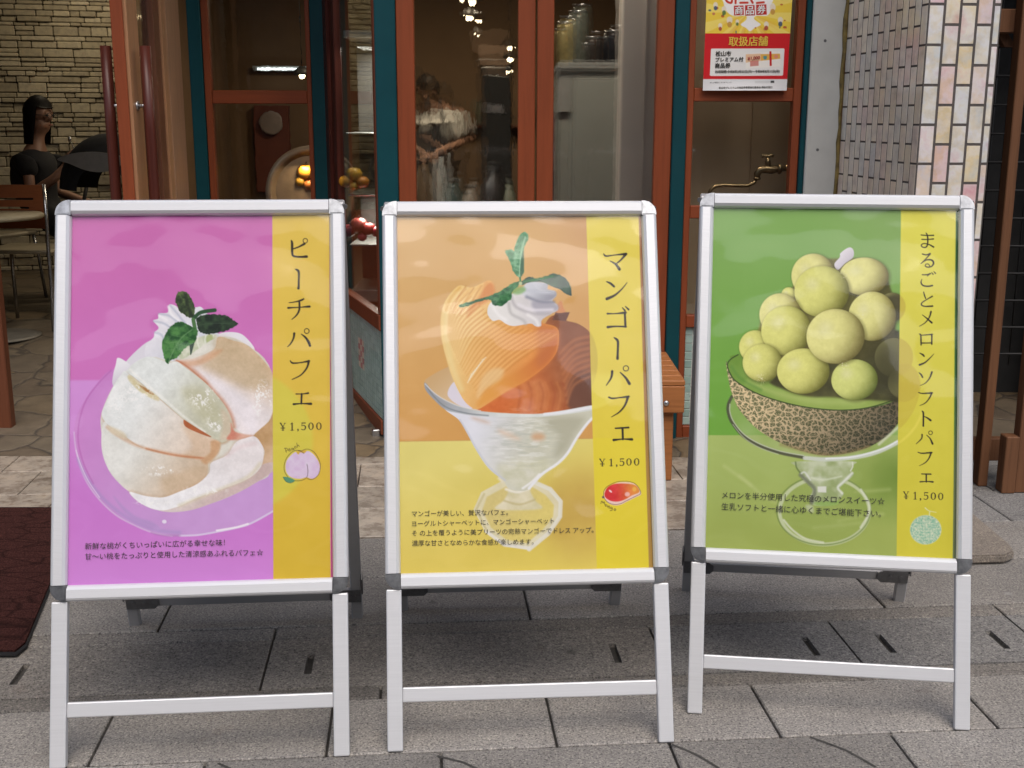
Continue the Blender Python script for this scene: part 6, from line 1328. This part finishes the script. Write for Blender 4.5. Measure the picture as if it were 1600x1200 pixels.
b = MB(); b.box(x1-.012, x1, -.165, -.153, zz(499), zz(60)); b.build("corner_post", STL, dx)
for py in (70, 312): lamp("case_lamp", (L0.x+(x0+x1)/2, 5.80, L0.z+zz(py)-.012), 6*LK, .12, (1, .95, .85), (0, 0, 0), .3)
def fruit(name, px, py, r, col, lab, cat, grp, squash=1, Y=YS-.04):
    p = at(px, py, Y); p.y = Y; b = MB(); b.blob((0, 0, 0), (r, r, r*squash), lambda q: 1-.1*max(0, q.z)**6+.03*math.sin(5*math.atan2(q.y, q.x)), 18, 12)
    o = b.build("flesh", plain("fruit_skin", col, .3, 0, .35, 22)); t = thing(name, lab, cat, tuple(p), 0, grp); o.parent = t
    b = MB(); b.tube([(0, 0, r*squash*.85), (.004, 0, r*squash*1.2)], .003, 6); b.build("stalk", REDWOOD, t)
for px, py, r, c, lab in ((540, 283, .036, (.62, .28, .02), "orange mango at the left of the upper shelf"), (553, 272, .04, (.62, .34, .03), "golden mango in the middle of the upper shelf"), (566, 284, .034, (.6, .22, .03), "deep orange mango at the right of the upper shelf"), (552, 290, .026, (.66, .4, .05), "small yellow mango at the front of the upper shelf")): fruit("mango", px, py, r, c, lab, "mango", "mangoes in the display case", .85)
for px, py, r, c, lab in ((545, 360, .036, (.3, .02, .03), "dark red peach at the left of the lower shelf"), (560, 352, .042, (.4, .07, .06), "pinkish red peach in the middle of the lower shelf"), (575, 358, .036, (.36, .03, .03), "bright red peach right of the middle one"), (589, 362, .03, (.36, .02, .05), "crimson peach at the right end of the lower shelf"), (566, 370, .024, (.5, .05, .09), "small red peach at the front of the lower shelf")): fruit("peach", px, py, r, c, lab, "peach", "peaches in the display case", .92)
for px, py, r, c, lab in ((478, 268, .05, (.55, .25, .03), "round orange melon inside the ring frame"), (470, 283, .03, (.6, .33, .05), "small yellow melon inside the ring frame"), (484, 288, .034, (.5, .16, .04), "reddish orange melon low in the ring frame")): fruit("melon", px, py, r, c, lab, "melon", "melons in the ring frame", .9, 6.55)
# lit lamps and kitchen clutter seen through the rippled glass
BULB = M("lit_bulb"); BULB.b.inputs["Emission Color"].default_value = (1, .8, .5, 1); BULB.b.inputs["Emission Strength"].default_value = 9; BULB = BULB.m
def pendant(px, py, Y, lab):
    p = at(px, py, Y); t = thing("pendant_lamp", lab, "lamp", tuple(p), 0, "lit pendant lamps in the kitchen")
    b = MB(); b.blob((0, 0, 0), .026, None, 14, 10); b.build("bulb", BULB, t)
    b = MB(); b.lathe([(.015, .075), (.05, .05), (.07, .005), (.068, .004), (.047, .047), (.012, .07)], n=20); b.build("lamp_shade", DK, t)
    b = MB(); b.tube([(0, 0, .07), (0, 0, TOP-p.z)], .003, 6); b.build("cord", RUBBER, t)
pendant(738, 3, 8.2, "lit pendant lamp at the top of the middle window"); pendant(733, 27, 9.4, "second lit pendant lamp a little lower and farther back"); pendant(797, 92, 10.3, "lit pendant lamp low beside the right edge of the middle window"); pendant(472, 118, 9.6, "lit pendant lamp at the right edge of the left window")
tl = thing("tube_lamp", "lit white tube lamp high on the wall behind the left window", "lamp", tuple(at(436, 107, 11.0)))
b = MB(); b.tube([(-.22, .1, 0), (.23, .1, 0)], .011, 10); TB = M("lit_tube"); TB.b.inputs["Emission Color"].default_value = (.85, .95, 1, 1); TB.b.inputs["Emission Strength"].default_value = 2.2; b.build("tube", TB.m, tl)
b = MB(); b.box(-.26, .27, .115, .19, -.02, .03, .004); b.build("housing", plain("lamp_housing", (.3, .3, .29), .5), tl)
sh = thing("wall_shelf", "wooden kitchen shelf on the back wall with a row of pots", "shelf", tuple(at(735, 196, 11.0)))
b = MB(); b.box(-.55, .5, 0, .19, -.02, 0, .003); b.build("board", BROWNWOOD, sh)
for k in (-.45, .42): b = MB(); b.prism([(0, -.0205), (.18, -.0205), (.18, -.16)], lambda y, z: (k, y, z), lambda y, z: (k+.02, y, z)); b.build("bracket", RUBBER, sh)
r = random.Random(9)
for k, (dx_, h, w, c, lab) in enumerate(((-.42, .16, .05, (.4, .38, .34), "white pot at the left end of the kitchen shelf"), (-.28, .22, .045, (.08, .06, .05), "tall brown pot, second from the left on the kitchen shelf"), (-.1, .12, .07, (.3, .12, .06), "low terracotta pot in the middle of the kitchen shelf"), (.1, .2, .05, (.12, .14, .1), "dull green pot right of the terracotta one"), (.3, .15, .06, (.45, .42, .36), "cream pot near the right end of the kitchen shelf"))):
    t = thing("kitchen_pot", lab, "pot", (sh.location.x+dx_, sh.location.y+.09, sh.location.z+.0005)); b = MB(); b.lathe([(w*.8, 0), (w, .02), (w, h*.9), (w*.85, h), (w*.8, h)], n=18); b.build("body", plain("pot_glaze", c, .35), t); b = MB(); b.lathe([(w*.9, h+.0005), (w*.7, h+.015), (.012, h+.02), (.012, h+.035), (0, h+.038)], n=16); b.build("lid", plain("pot_lid", c, .4), t)
lamp("ring_lamp", (rg.location.x-.02, rg.location.y-.12, rg.location.z+.15), .8*LK, .06, (1, .8, .5))
